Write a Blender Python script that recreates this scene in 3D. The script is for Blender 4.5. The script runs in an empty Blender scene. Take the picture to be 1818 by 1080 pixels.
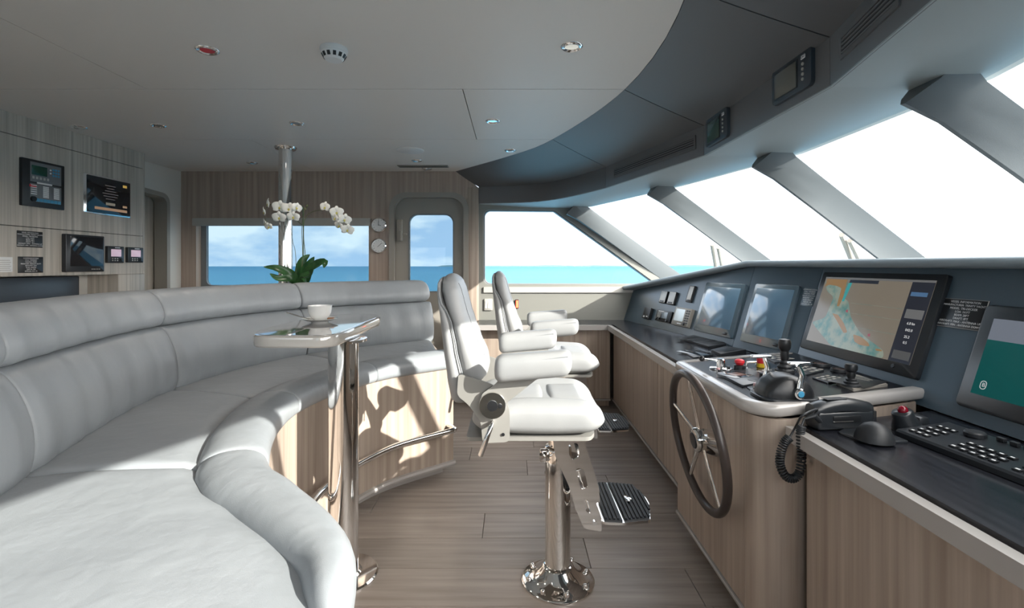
import bpy, bmesh, math, random
from mathutils import Vector, Matrix
from mathutils.geometry import delaunay_2d_cdt, tessellate_polygon
random.seed(7)
SC = bpy.context.scene
COL = SC.collection
V = Vector
PI = math.pi
# ------------------------------------------------------------------ camera
F, CX, CY, H = 860.0, 909.0, 473.0, 1.3          # focal in px of an 1818 px frame, principal column, horizon row, eye height
cam = bpy.data.cameras.new('camera'); camo = bpy.data.objects.new('camera', cam); COL.objects.link(camo)
camo.location = (0, 0, H); camo.rotation_euler = (PI/2, 0, 0)
cam.sensor_width = 36; cam.lens = F/1818*36; cam.shift_y = -(540-CY)/1818; cam.clip_start = .03; cam.clip_end = 60000
SC.camera = camo
SC.view_settings.view_transform = 'Standard'; SC.view_settings.look = 'None'
SC.view_settings.gamma = 1; SC.view_settings.use_curve_mapping = False
SC.view_settings.exposure = 1.25
SUN_DIR = V((-1, .62, -.53))                   # the way the sunlight travels
# ------------------------------------------------------------------ world
w = bpy.data.worlds.new('world'); SC.world = w; w.use_nodes = True
nt = w.node_tree; N = nt.nodes; L = nt.links; N.clear()
def nd(t, **k):
    n = N.new(t)
    for a, b in k.items():
        if a in n.bl_rna.properties: setattr(n, a, b)
    return n
out = nd('ShaderNodeOutputWorld'); bg = nd('ShaderNodeBackground'); L.new(bg.outputs[0], out.inputs[0])
tc = nd('ShaderNodeTexCoord'); sep = nd('ShaderNodeSeparateXYZ'); L.new(tc.outputs['Generated'], sep.inputs[0])
ramp = nd('ShaderNodeValToRGB'); L.new(sep.outputs['Z'], ramp.inputs[0])
cr = ramp.color_ramp; cr.elements[0].position = 0.0; cr.elements[0].color = (.66, .86, 1.12, 1)
cr.elements[1].position = 1.0; cr.elements[1].color = (.40, .56, .85, 1)
e = cr.elements.new(.30); e.color = (.56, .74, 1.0, 1)
mp = nd('ShaderNodeMapping'); mp.inputs['Scale'].default_value = (1, 1, 2.6); L.new(tc.outputs['Generated'], mp.inputs[0])
nz = nd('ShaderNodeTexNoise'); nz.inputs['Scale'].default_value = 5.5; nz.inputs['Detail'].default_value = 9; nz.inputs['Roughness'].default_value = .55
L.new(mp.outputs[0], nz.inputs['Vector'])
cl = nd('ShaderNodeValToRGB'); cl.color_ramp.elements[0].position = .42; cl.color_ramp.elements[0].color = (0, 0, 0, 1)
cl.color_ramp.elements[1].position = .60; cl.color_ramp.elements[1].color = (1, 1, 1, 1); L.new(nz.outputs[0], cl.inputs[0])
mx = nd('ShaderNodeMix', data_type='RGBA'); L.new(cl.outputs[0], mx.inputs[0]); L.new(ramp.outputs[0], mx.inputs[6]); mx.inputs[7].default_value = (1.25, 1.27, 1.30, 1)
dot = nd('ShaderNodeVectorMath', operation='DOT_PRODUCT'); L.new(tc.outputs['Generated'], dot.inputs[0])
dot.inputs[1].default_value = tuple(-SUN_DIR.normalized())
mr = nd('ShaderNodeMapRange'); mr.inputs[1].default_value = -.3; mr.inputs[2].default_value = 1; mr.inputs[3].default_value = 0; mr.inputs[4].default_value = 1
L.new(dot.outputs['Value'], mr.inputs[0])
pw = nd('ShaderNodeMath', operation='POWER'); L.new(mr.outputs[0], pw.inputs[0]); pw.inputs[1].default_value = 2.0
mx2 = nd('ShaderNodeMix', data_type='RGBA', blend_type='ADD'); mx2.inputs[0].default_value = 1
sc_ = nd('ShaderNodeVectorMath', operation='SCALE'); sc_.inputs[0].default_value = (3.9, 3.55, 3.2); L.new(pw.outputs[0], sc_.inputs['Scale'])
L.new(mx.outputs[2], mx2.inputs[6]); L.new(sc_.outputs[0], mx2.inputs[7]); L.new(mx2.outputs[2], bg.inputs[0])
bg.inputs[1].default_value = 1.0
# ------------------------------------------------------------------ sun
sl = bpy.data.lights.new('sun', 'SUN'); so = bpy.data.objects.new('sun', sl); COL.objects.link(so)
sl.energy = 5.4; sl.angle = math.radians(.6); sl.color = (1, .95, .88)
so.rotation_euler = SUN_DIR.to_track_quat('-Z', 'Y').to_euler(); so.location = (6, -4, 6)

# ------------------------------------------------------------------ pixel measurements -> real points
def on_z(px, py, z): Y = F*(H-z)/(py-CY); return V(((px-CX)/F*Y, Y, z))
def on_x(px, py, X): Y = F*X/(px-CX); return V((X, Y, H-(py-CY)/F*Y))
def on_y(px, py, Y): return V(((px-CX)/F*Y, Y, H-(py-CY)/F*Y))
def on_pl(px, py, p, n):
    d = V(((px-CX)/F, 1, -(py-CY)/F)); o = V((0, 0, H)); return o + d*((p-o).dot(n)/d.dot(n))
class Fr:
    """a rectangle lying on a plane: local u = right, v = up, w = out of the surface"""
    def __init__(s, o, r, u):
        s.r = r.normalized(); s.n = s.r.cross(u).normalized(); s.u = s.n.cross(s.r).normalized(); s.o = o.copy()
        s.w = s.h = 0
    def M(s, du=0, dv=0, dn=0):
        m = Matrix((s.r, s.u, s.n)).transposed().to_4x4(); m.translation = s.o + s.r*du + s.u*dv + s.n*dn; return m
def pix(pl, q):
    """pl = Fr of the plane, q = 4 pixel corners TL TR BR BL -> Fr centred on the rectangle"""
    P = [on_pl(x, y, pl.o, pl.n)-pl.o for x, y in q]
    U = [p.dot(pl.r) for p in P]; W = [p.dot(pl.u) for p in P]
    f = Fr(pl.o, pl.r, pl.u); l, r_ = (U[0]+U[3])/2, (U[1]+U[2])/2; t, b = (W[0]+W[1])/2, (W[2]+W[3])/2
    f.o = pl.o + pl.r*(l+r_)/2 + pl.u*(t+b)/2; f.w = abs(r_-l); f.h = abs(t-b); return f

# ------------------------------------------------------------------ mesh builder
def rrect(w_, h_, r, n=5, cx=0, cy=0):
    pts = []
    for qx, qy, a0 in ((1, 1, 0), (-1, 1, 90), (-1, -1, 180), (1, -1, 270)):
        for k in range(n+1):
            a = math.radians(a0+90*k/n)
            pts.append((cx+qx*(w_/2-r)+r*math.cos(a), cy+qy*(h_/2-r)+r*math.sin(a)))
    return pts
class B:
    def __init__(s, M=None): s.bm = bmesh.new(); s.M = M or Matrix()
    def _t(s, vs, M=None):
        m = s.M @ M if M is not None else s.M
        for v in vs: v.co = m @ v.co
    def box(s, c, size, bev=0, seg=2, M=None, rz=0):
        g = bmesh.ops.create_cube(s.bm, size=1); vs = g['verts']
        for v in vs: v.co = V((v.co.x*size[0], v.co.y*size[1], v.co.z*size[2]))
        if bev:
            es = list({e for v in vs for e in v.link_edges})
            r = bmesh.ops.bevel(s.bm, geom=es, offset=bev, segments=seg, affect='EDGES', profile=.5); vs = [v for v in r['verts']]
            vs = list({v for f in r['faces'] for v in f.verts} | set(vs))
        T = Matrix.Translation(c) @ Matrix.Rotation(rz, 4, 'Z'); s._t(vs, (M @ T) if M is not None else T); return s
    def loft(s, secs, closed=True, cap=True, loop=False):
        n = len(secs[0]); R = [[s.bm.verts.new(s.M @ V(p)) for p in sec] for sec in secs]
        m = len(R)
        for i in range(m if loop else m-1):
            a, b = R[i], R[(i+1) % m]
            for j in range(n if closed else n-1):
                k = (j+1) % n
                try: s.bm.faces.new((a[j], a[k], b[k], b[j]))
                except ValueError: pass
        if cap and not loop and closed:
            for sec in (R[0][::-1], R[-1]):
                try: s.bm.faces.new(sec)
                except ValueError: pass
        return s
    def prism(s, poly, z0, z1, M=None):
        """poly of 2-D points extruded between two local heights"""
        m = M if M is not None else Matrix()
        return s.loft([[m @ V((x, y, z0)) for x, y in poly], [m @ V((x, y, z1)) for x, y in poly]])
    def rprism(s, poly, z0, z1, e=.004, M=None, k=2):
        """extruded with an eased upper edge; poly is star-shaped round its centre"""
        m = M if M is not None else Matrix(); cx = sum(p[0] for p in poly)/len(poly); cy = sum(p[1] for p in poly)/len(poly)
        ins = lambda d: [(x+(cx-x)*d/max(1e-6, math.hypot(x-cx, y-cy)), y+(cy-y)*d/max(1e-6, math.hypot(x-cx, y-cy))) for x, y in poly]
        st = [(0, z0)]+[(e*(1-math.cos(a*PI/2/k)), z1-e+e*math.sin(a*PI/2/k)) for a in range(k+1)]
        return s.loft([[m @ V((x, y, z)) for x, y in ins(d)] for d, z in st])
    def tube(s, pts, r, seg=10, loop=False, cap=True):
        pts = [V(p) for p in pts]; n = len(pts); secs = []; up = None
        for i, p in enumerate(pts):
            a = pts[(i-1) % n] if (loop or i) else p; b = pts[(i+1) % n] if (loop or i < n-1) else p
            t = (b-a).normalized()
            if up is None: up = t.orthogonal().normalized()
            up = (up - t*up.dot(t)); up = up.normalized() if up.length > 1e-6 else t.orthogonal().normalized()
            sd = t.cross(up); rr = r(i/(n-1)) if callable(r) else r
            secs.append([p + (up*math.cos(2*PI*k/seg)+sd*math.sin(2*PI*k/seg))*rr for k in range(seg)])
        return s.loft(secs, cap=cap, loop=loop)
    def cyl(s, p0, p1, r, seg=20, r2=None):
        p0, p1 = V(p0), V(p1); t = (p1-p0).normalized(); u = t.orthogonal().normalized(); q = t.cross(u)
        ring = lambda p, rr: [p+(u*math.cos(2*PI*k/seg)+q*math.sin(2*PI*k/seg))*rr for k in range(seg)]
        return s.loft([ring(p0, r), ring(p1, r if r2 is None else r2)])
    def lathe(s, prof, M=None, seg=32):
        m = M if M is not None else Matrix()
        return s.loft([[m @ V((max(r, 1e-4)*math.cos(2*PI*k/seg), max(r, 1e-4)*math.sin(2*PI*k/seg), z)) for k in range(seg)] for r, z in prof])
    def ball(s, c, r, seg=12, sc=(1, 1, 1)):
        g = bmesh.ops.create_uvsphere(s.bm, u_segments=seg, v_segments=seg//2+1, radius=r)
        for v in g['verts']: v.co = V((v.co.x*sc[0], v.co.y*sc[1], v.co.z*sc[2]))
        s._t(g['verts'], Matrix.Translation(c)); return s
    def holes(s, outer, holes, z0, z1, M=None):
        m = M if M is not None else Matrix(); pts = []; edges = []; loops = [outer]+holes
        for lp in loops:
            b = len(pts); pts += [V(p) for p in lp]; edges += [(b+i, b+(i+1) % len(lp)) for i in range(len(lp))]
        vo, eo, fo, *_ = delaunay_2d_cdt(pts, edges, [], 1, 1e-6)
        def inside(p, lp):
            c = False; j = len(lp)-1
            for i in range(len(lp)):
                if (lp[i][1] > p[1]) != (lp[j][1] > p[1]) and p[0] < (lp[j][0]-lp[i][0])*(p[1]-lp[i][1])/(lp[j][1]-lp[i][1])+lp[i][0]: c = not c
                j = i
            return c
        lo = [s.bm.verts.new(s.M @ (m @ V((p.x, p.y, z0)))) for p in vo]; hi = [s.bm.verts.new(s.M @ (m @ V((p.x, p.y, z1)))) for p in vo]
        cnt = {}
        for f in fo:
            c = V((sum(vo[i].x for i in f)/len(f), sum(vo[i].y for i in f)/len(f)))
            if not inside(c, outer) or any(inside(c, h) for h in holes): continue
            s.bm.faces.new([hi[i] for i in f]); s.bm.faces.new([lo[i] for i in reversed(f)])
            for a, b in zip(f, f[1:]+f[:1]): cnt[(a, b)] = 1
        for (a, b) in list(cnt):
            if (b, a) not in cnt:
                try: s.bm.faces.new((lo[a], lo[b], hi[b], hi[a]))
                except ValueError: pass
        return s

def obj(name, b, mat, parent=None, smooth=35, **props):
    bm = b.bm if isinstance(b, B) else b
    root = parent
    while root is not None and root.parent is not None: root = root.parent
    if root is not None and not root.get('_local'):
        bmesh.ops.translate(bm, verts=bm.verts, vec=-V(root.location))
    bmesh.ops.recalc_face_normals(bm, faces=bm.faces)
    if smooth:
        for f in bm.faces: f.smooth = True
        lim = math.radians(smooth)
        for e in bm.edges:
            if len(e.link_faces) == 2 and e.calc_face_angle(0) > lim: e.smooth = False
    me = bpy.data.meshes.new(name); bm.to_mesh(me); bm.free()
    o = bpy.data.objects.new(name, me); COL.objects.link(o); o.parent = parent
    if mat: me.materials.append(mat)
    for k, v in props.items(): o[k] = v
    return o
def thing(name, loc, label, cat, group=None, local=False):
    o = bpy.data.objects.new(name, None); COL.objects.link(o); o.location = loc; o.empty_display_size = .1
    o['label'] = label; o['category'] = cat
    if group: o['group'] = group
    if local: o['_local'] = 1
    return o
def struct(name, b, mat, label=None, parent=None, smooth=35, cat=None):
    o = obj(name, b, mat, parent, smooth)
    o['kind'] = 'structure'
    if label: o['label'] = label
    if cat: o['category'] = cat
    return o
def sroot(name, label, cat, loc=(0, 0, 0)):
    o = thing(name, loc, label, cat); o['kind'] = 'structure'; return o
def copy_tree(o, parent=None):
    c = o.copy(); COL.objects.link(c); c.parent = parent
    for ch in [x for x in KIDS.get(o.name, [])]: copy_tree(ch, c)
    return c
KIDS = {}
def index_kids():
    KIDS.clear()
    for o in bpy.data.objects:
        if o.parent: KIDS.setdefault(o.parent.name, []).append(o)
def text(name, s, size, M, mat, parent, dep=.0006, align='CENTER'):
    cu = bpy.data.curves.new('tmp', 'FONT'); cu.body = s; cu.size = size; cu.align_x = align; cu.align_y = 'CENTER'; cu.extrude = dep; cu.resolution_u = 2
    t = bpy.data.objects.new('tmp', cu); COL.objects.link(t)
    me = bpy.data.meshes.new_from_object(t.evaluated_get(bpy.context.evaluated_depsgraph_get()))
    bpy.data.objects.remove(t); bpy.data.curves.remove(cu)
    bm = bmesh.new(); bm.from_mesh(me); bpy.data.meshes.remove(me); bm.transform(M)
    return obj(name, bm, mat, parent, 0)
def cat_(P, t):
    """Catmull-Rom through the points P at parameter t"""
    n = len(P)-1; i = min(int(t), n-1) if t >= 0 else 0; f = t-i
    p = [V(P[max(0, min(n, i+k))]) for k in (-1, 0, 1, 2)]
    if i == 0: p[0] = p[1]*2-p[2]
    if i == n-1: p[3] = p[2]*2-p[1]
    return ((p[1]*2)+(p[2]-p[0])*f+(p[0]*2-p[1]*5+p[2]*4-p[3])*f*f+(p[1]*3-p[0]-p[2]*3+p[3])*f**3)*.5

# ------------------------------------------------------------------ materials
def mat(name, col, rough=.5, metal=0, spec=.5, coat=0, emit=None, es=1):
    m = bpy.data.materials.new(name); m.use_nodes = True; b = m.node_tree.nodes['Principled BSDF']
    b.inputs['Base Color'].default_value = (*col, 1); b.inputs['Roughness'].default_value = rough; b.inputs['Metallic'].default_value = metal
    b.inputs['Specular IOR Level'].default_value = spec; b.inputs['Coat Weight'].default_value = coat; b.inputs['Coat Roughness'].default_value = .05
    if emit: b.inputs['Emission Color'].default_value = (*emit, 1); b.inputs['Emission Strength'].default_value = es
    return m
def noise_mix(m, c1, c2, scale, sc3=(1, 1, 1), detail=4, lo=.35, hi=.65, bump=0, bdist=.01, rand=0, coord='Object'):
    nt = m.node_tree; n = nt.nodes; l = nt.links; b = n['Principled BSDF']
    tc = n.new('ShaderNodeTexCoord'); mp = n.new('ShaderNodeMapping'); mp.inputs['Scale'].default_value = sc3
    l.new(tc.outputs[coord], mp.inputs[0]); t = n.new('ShaderNodeTexNoise'); t.inputs['Scale'].default_value = scale; t.inputs['Detail'].default_value = detail
    if rand:
        oi = n.new('ShaderNodeObjectInfo'); ad = n.new('ShaderNodeVectorMath'); ad.operation = 'MULTIPLY_ADD'
        cb = n.new('ShaderNodeCombineXYZ'); l.new(oi.outputs['Random'], cb.inputs[0]); l.new(oi.outputs['Random'], cb.inputs[1])
        l.new(cb.outputs[0], ad.inputs[0]); ad.inputs[1].default_value = (37, 91, 13); l.new(mp.outputs[0], ad.inputs[2]); l.new(ad.outputs[0], t.inputs['Vector'])
    else: l.new(mp.outputs[0], t.inputs['Vector'])
    r = n.new('ShaderNodeValToRGB'); r.color_ramp.elements[0].position = lo; r.color_ramp.elements[1].position = hi
    r.color_ramp.elements[0].color = (*c1, 1); r.color_ramp.elements[1].color = (*c2, 1); l.new(t.outputs[0], r.inputs[0])
    src = r.outputs[0]
    if rand:
        hv = n.new('ShaderNodeHueSaturation'); mr = n.new('ShaderNodeMapRange'); mr.inputs[3].default_value = 1-rand; mr.inputs[4].default_value = 1+rand
        l.new(oi.outputs['Random'], mr.inputs[0]); l.new(mr.outputs[0], hv.inputs['Value']); l.new(src, hv.inputs['Color']); src = hv.outputs[0]
    l.new(src, b.inputs['Base Color'])
    if bump:
        bp = n.new('ShaderNodeBump'); bp.inputs['Strength'].default_value = bump; bp.inputs['Distance'].default_value = bdist
        l.new(t.outputs[0], bp.inputs['Height']); l.new(bp.outputs[0], b.inputs['Normal'])
    return m
def bumps(m, layers):
    nt = m.node_tree; n = nt.nodes; l = nt.links; b = n['Principled BSDF']; prev = None
    tc = n.new('ShaderNodeTexCoord')
    for kind, scale, sc3, st, dist in layers:
        mp = n.new('ShaderNodeMapping'); mp.inputs['Scale'].default_value = sc3; l.new(tc.outputs['Object'], mp.inputs[0])
        t = n.new('ShaderNodeTexVoronoi' if kind == 'v' else 'ShaderNodeTexNoise'); t.inputs['Scale'].default_value = scale; l.new(mp.outputs[0], t.inputs['Vector'])
        bp = n.new('ShaderNodeBump'); bp.inputs['Strength'].default_value = st; bp.inputs['Distance'].default_value = dist
        l.new(t.outputs[0], bp.inputs['Height'])
        if prev: l.new(prev.outputs[0], bp.inputs['Normal'])
        prev = bp
    l.new(prev.outputs[0], b.inputs['Normal']); return m
MT = {}
MT['wood'] = noise_mix(mat('wood_veneer', (.4, .33, .28), .42), (.30, .235, .19), (.47, .39, .325), 1.0, (34, 34, .9), 7, .3, .7, rand=.03)
MT['wood_dark'] = noise_mix(mat('wood_veneer_dark', (.4, .33, .28), .42), (.33, .255, .21), (.47, .375, .31), 1.0, (34, 34, .9), 7, .3, .7)
MT['wood_left'] = noise_mix(mat('wood_veneer_grey', (.4, .33, .28), .42), (.34, .305, .26), (.58, .53, .465), 1.0, (40, 40, .9), 8, .3, .7)
MT['plank'] = noise_mix(mat('floor_oak', (.3, .25, .22), .36), (.225, .19, .165), (.36, .31, .275), 1.0, (1.6, 26, 26), 7, .3, .7, bump=.12, bdist=.004, rand=.10)
MT['ceil'] = bumps(mat('ceiling_vinyl', (.76, .715, .67), .45), [('n', 300, (1, 1, 1), .08, .001)])
MT['slope'] = bumps(mat('dark_grey_vinyl', (.125, .125, .13), .42), [('v', 500, (1, 1, 1), .15, .001)])
MT['grey'] = bumps(mat('mid_grey_vinyl', (.17, .19, .195), .4), [('v', 500, (1, 1, 1), .12, .001)])
MT['soffit'] = bumps(mat('soffit_grey', (.34, .38, .39), .42), [('v', 500, (1, 1, 1), .1, .001)])
MT['leather'] = bumps(noise_mix(mat('light_grey_leather', (.6, .6, .6), .40), (.275, .283, .288), (.315, .32, .322), 3), [('n', 5, (1, 1, .5), .18, .03), ('v', 420, (1, 1, 1), .12, .001)])
MT['leather2'] = bumps(noise_mix(mat('sofa_leather', (.6, .6, .6), .42), (.265, .285, .303), (.30, .322, .340), 3), [('n', 4, (1, 1, .6), .22, .04), ('n', 22, (1, 1, .16), .25, .008), ('v', 420, (1, 1, 1), .12, .001)])  # bluish cast of reflected light tinted into the neutral grey leather
MT['pipe'] = mat('grey_piping', (.20, .21, .22), .5)
MT['steel'] = mat('polished_steel', (.82, .80, .78), .06, 1)
MT['chrome'] = mat('chrome', (.88, .88, .88), .10, 1)
MT['frame'] = mat('frame_grey', (.31, .285, .25), .4)
MT['framelight'] = mat('frame_light_grey', (.44, .43, .40), .4)
MT['cream'] = mat('cream_wall', (.62, .60, .56), .5)
MT['rubber'] = mat('black_rubber', (.015, .017, .02), .5)
MT['black'] = mat('black_plastic', (.012, .013, .015), .35)
MT['dash'] = bumps(mat('slate_dash', (.065, .100, .130), .28, spec=.8), [('v', 600, (1, 1, 1), .08, .001)])  # slate made bluer and lighter to stand in for hazy reflected sky
MT['visor'] = bumps(mat('visor_slate', (.24, .29, .32), .32), [('v', 500, (1, 1, 1), .12, .001)])
MT['counter'] = noise_mix(mat('black_counter', (.012, .013, .018), .22), (.006, .007, .010), (.020, .021, .027), 1, (60, 2, 60), 5)
MT['edge'] = mat('counter_edge_lacquer', (.40, .38, .365), .22, coat=.4)
MT['screen'] = mat('dark_screen_glass', (.01, .013, .018), .07, spec=.8)
MT['bezel'] = mat('monitor_bezel', (.02, .023, .027), .28)
MT['bracket'] = mat('bracket_grey', (.24, .235, .22), .4)
MT['panelgrey'] = mat('far_panel_grey', (.22, .22, .20), .4)
MT['slate'] = mat('slate_plastic', (.05, .06, .072), .35)
MT['glassy'] = mat('sky_tint_glass', (.08, .125, .16), .2, spec=1.0, coat=.6)  # bezel glass, sky reflection mixed into the base colour
MT['screen2'] = mat('sky_tint_screen', (.13, .23, .33), .16, spec=1.0, coat=1)  # switched-off screen with the blue sky reflection put into its base colour
MT['mullion'] = bumps(mat('mullion_vinyl', (.095, .108, .115), .4), [('v', 500, (1, 1, 1), .12, .001)])
MT['white'] = mat('white_plastic', (.75, .75, .74), .4)
MT['porcelain'] = mat('white_porcelain', (.82, .82, .80), .12, coat=.5)
MT['lacquer'] = mat('taupe_lacquer', (.46, .44, .41), .06, coat=1, spec=.7)
MT['mirror'] = mat('dark_gloss_top', (.20, .19, .185), .03, coat=1, spec=1)
MT['gap'] = mat('dark_joint', (.03, .03, .03), .8)
MT['red'] = mat('red_plastic', (.6, .02, .03), .35)
MT['yellow'] = mat('yellow_plastic', (.75, .5, .02), .4)
MT['pink'] = mat('pale_pink_plastic', (.6, .35, .36), .4)
MT['ink'] = mat('white_print', (.8, .8, .8), .5)
MT['wheel'] = mat('dark_leather_rim', (.045, .035, .032), .33)
MT['petal'] = mat('white_petal', (.85, .86, .82), .5)
MT['lip'] = mat('yellow_green_lip', (.55, .5, .12), .5)
MT['leaf'] = noise_mix(mat('orchid_leaf', (.03, .1, .03), .3), (.015, .06, .02), (.04, .13, .035), 20)
MT['stem'] = mat('orchid_stem', (.12, .13, .05), .5)
MT['pot'] = mat('white_pot', (.7, .7, .68), .3)
def glass(name, tint, refl=.06):
    m = bpy.data.materials.new(name); m.use_nodes = True; n = m.node_tree.nodes; l = m.node_tree.links; n.clear()
    o = n.new('ShaderNodeOutputMaterial'); t = n.new('ShaderNodeBsdfTransparent'); t.inputs[0].default_value = (*tint, 1)
    g = n.new('ShaderNodeBsdfGlossy'); g.inputs['Roughness'].default_value = .01; mxn = n.new('ShaderNodeMixShader'); mxn.inputs[0].default_value = refl
    l.new(t.outputs[0], mxn.inputs[1]); l.new(g.outputs[0], mxn.inputs[2]); l.new(mxn.outputs[0], o.inputs[0]); return m
MT['glass'] = glass('clear_windshield_glass', (.98, .99, .985), .015)
MT['tint'] = glass('tinted_side_glass', (.48, .55, .58), .012)
# ================================================================== SETTING
YW, YP, ZC = 4.80, -.60, 2.24         # starboard wall, port wall, ceiling height
# ---- floor of laid planks
fl = sroot('floor', 'taupe grey wooden plank floor', 'floor')
obj('floor_underlay', B().box((-.6, 2.1, -.03), (6.2, 5.6, .02)), MT['gap'], fl)
rows = int((YW-YP+.2)/.232)+1; meshes = {}
for i in range(rows):
    y0 = YP-.1+i*.232; x = -3.5-random.random()*1.2
    while x < 2.2:
        x1 = x+1.45; a, b = max(x, -3.5), min(x1, 2.3)
        if b-a > .05:
            obj('plank', B().box(((a+b)/2, y0+.116, -.01), (b-a-.0025, .2296, .02), .0012, 1), MT['plank'], fl, 30)
        x = x1
# ---- starboard wall (far) and port wall (behind the camera), the same joinery mirrored
def R4(x0, z0, x1, z1, r=0, n=6): return [(x, z) for x, z in rrect(x1-x0, z1-z0, max(r, 1e-4), n, (x0+x1)/2, (z0+z1)/2)] if r else [(x0, z0), (x1, z0), (x1, z1), (x0, z1)]
WIN = (-3.13, 1.08, -1.42, 1.765); DOOR = (-1.17, .02, -.475, 1.985); DGL = (-1.025, 1.05, -.592, 1.815)
SIDE = [(-.285+.06*(1-math.cos(a)), 1.12+.06*(1-math.sin(a))) for a in [PI/2*k/5 for k in range(6)][::-1]]
SIDE = [(-.285, 1.18)] + [( -.225-.06*math.cos(a), 1.18-.06*math.sin(a)) for a in [PI/2*k/6 for k in range(1, 7)]] + [(1.44, 1.12), (.42, 1.862)] + [(-.225-.06*math.sin(a), 1.802+.06*math.cos(a)) for a in [PI/2*k/6 for k in range(7)]]
def side_wall(side):
    s = 1 if side == 'starboard' else -1; Y = YW if s > 0 else YP
    M = Matrix(((1, 0, 0, 0), (0, 0, s, Y), (0, 1, 0, 0), (0, 0, 0, 1)))     # local x -> X, local y -> Z, local z -> outwards
    root = sroot('wall_'+side, ('far' if s > 0 else 'near')+' wall of grey-brown wood veneer with window and door openings', 'wall')
    b = B(); b.holes([(-3.55, 0), (-.56, 0), (-.33, 0), (-.33, 2.08), (-.56, 2.26), (-3.55, 2.26)],
                     [R4(*WIN), R4(*DOOR, .14)], 0, .12, M); obj('veneer_panel', b, MT['wood_dark'], root)
    b = B(); b.holes([(-.33, 0), (1.85, 0), (1.85, 1.02), (1.62, 1.06), (.56, 1.88), (.50, 2.3), (-.33, 2.3)], [SIDE], .004, .12, M); obj('grey_panel', b, MT['panelgrey'], root)
    obj('edge_post', B().box((-.385, Y-s*.004, 1.04), (.11, .012, 2.08), .003), MT['wood'], root)
    b = B(); b.holes([(-.28, 1.04), (1.2, 1.04), (1.2, 1.095), (-.28, 1.095)], [], -.012, .004, M); obj('sill_strip', b, MT['framelight'], root)
    # passage window
    wn = sroot('window_1' if s > 0 else 'window_3', 'wide window over the settee' if s > 0 else 'wide window behind the camera', 'window')
    b = B(); b.holes(R4(-3.13, 1.08, -1.42, 1.765), [R4(-3.075, 1.11, -1.425, 1.76, .05)], .075, .11, M); obj('window_frame', b, MT['pipe'], wn)
    b = B(); b.holes(R4(-3.075, 1.1, -1.42, 1.765), [], .09, .098, M); obj('pane', b, MT['tint'] if s > 0 else MT['glass'], wn)
    b = B(); b.holes(R4(-3.15, 1.70, -1.40, 1.775, .006, 2), [], -.03, .012, M); obj('blind_pelmet', b, MT['framelight'], wn)
    # door
    dr = sroot('door_1' if s > 0 else 'door_2', 'grey-brown side door with a round-cornered window' if s > 0 else 'side door behind the camera', 'door')
    b = B(); b.holes(R4(-1.215, 0, -.43, 2.03, .16), [R4(-1.165, .0201, -.48, 1.98, .13)], -.02, .03, M); obj('door_frame', b, MT['frame'], dr)
    b = B(); b.holes(R4(-1.167, .0201, -.478, 1.982, .13), [R4(*DGL, .085)], .05, .09, M); obj('door_leaf', b, MT['frame'], dr)
    b = B(); b.holes(R4(DGL[0]-.012, DGL[1]-.012, DGL[2]+.012, DGL[3]+.012, .09), [R4(*DGL, .08)], .044, .06, M); obj('window_gasket', b, MT['pipe'], dr)
    b = B(); b.holes(R4(*DGL, .08), [], .066, .072, M); obj('pane', b, MT['tint'], dr)
    hh = B(); hh.box((-1.12, Y+s*.03, 1.66), (.055, .05, .22), .008); hh.box((-1.10, Y-s*.005, 1.60), (.03, .03, .10), .01); hh.box((-1.07, Y+s*.02, 1.62), (.05, .02, .02), .006)
    obj('door_handle', hh, MT['frame'], dr)
    # slanted side window
    sw = sroot('window_2' if s > 0 else 'window_4', 'side window with slanted forward edge beside the door' if s > 0 else 'slanted side window behind the camera', 'window')
    b = B(); b.holes(SIDE, [], .06, .07, M); obj('pane', b, MT['glass'], sw)
    c = V((.3, 1.45)); inn = [tuple(c+(V(p)-c)*(1-.010/max(.2, (V(p)-c).length)*1.6)) for p in SIDE]
    b = B(); b.holes(SIDE, [inn], .03, .10, M); obj('window_frame', b, MT['pipe'], sw)
side_wall('starboard'); side_wall('port')
# ---- left (aft) wall: overhanging veneer cabinet, niche, doorway
XL = -3.06
wl = sroot('wall_left', 'left wall of grey wood veneer panels with instrument displays', 'wall')
for z0, z1 in ((2.109, 2.24), (1.551, 2.105), (1.238, 1.547)):
    obj('panel', B().box(((XL-3.55)/2, (YP+4.015)/2, (z0+z1)/2), (3.55+XL, 4.015-YP, z1-z0), .0015, 1), MT['wood_left'], wl)
obj('end_panel', B().box(((XL-3.55)/2+.0, 4.027, 1.739), (3.55+XL, .02, 1.0), .002, 1), MT['wood_left'], wl)
obj('joint_backing', B().box(((XL-3.55)/2-.008, (YP+4)/2, 1.74), (3.55+XL-.01, 4-YP, .99)), MT['gap'], wl)
obj('niche_column', B().box(((XL-3.5)/2, 3.90, .619), (3.5+XL, .27, 1.236), .004), MT['wood_left'], wl)
obj('niche_back', B().box((-3.33, 1.6, .62), (.06, 4.4, 1.23)), MT['cream'], wl)
obj('outer_wall', B().box((-3.62, 2.1, 1.1), (.1, 5.7, 2.5)), MT['cream'], wl)
M = Matrix(((0, 0, -1, -3.28), (1, 0, 0, 0), (0, 1, 0, 0), (0, 0, 0, 1)))
wr = sroot('trim_1', 'cream wall panel with a round-topped doorway opening', 'wall')
b = B(); b.holes([(4.038, 0), (4.8, 0), (4.8, 2.24), (4.038, 2.24)], [[(4.06, .01), (4.60, .01)]+[(4.52+.08*math.cos(a), 1.89+.07*math.sin(a)) for a in [PI/2*k/6 for k in range(7)]]+[(4.06, 1.985)]], 0, .10, M)
obj('wall_panel', b, MT['cream'], wr)
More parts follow.
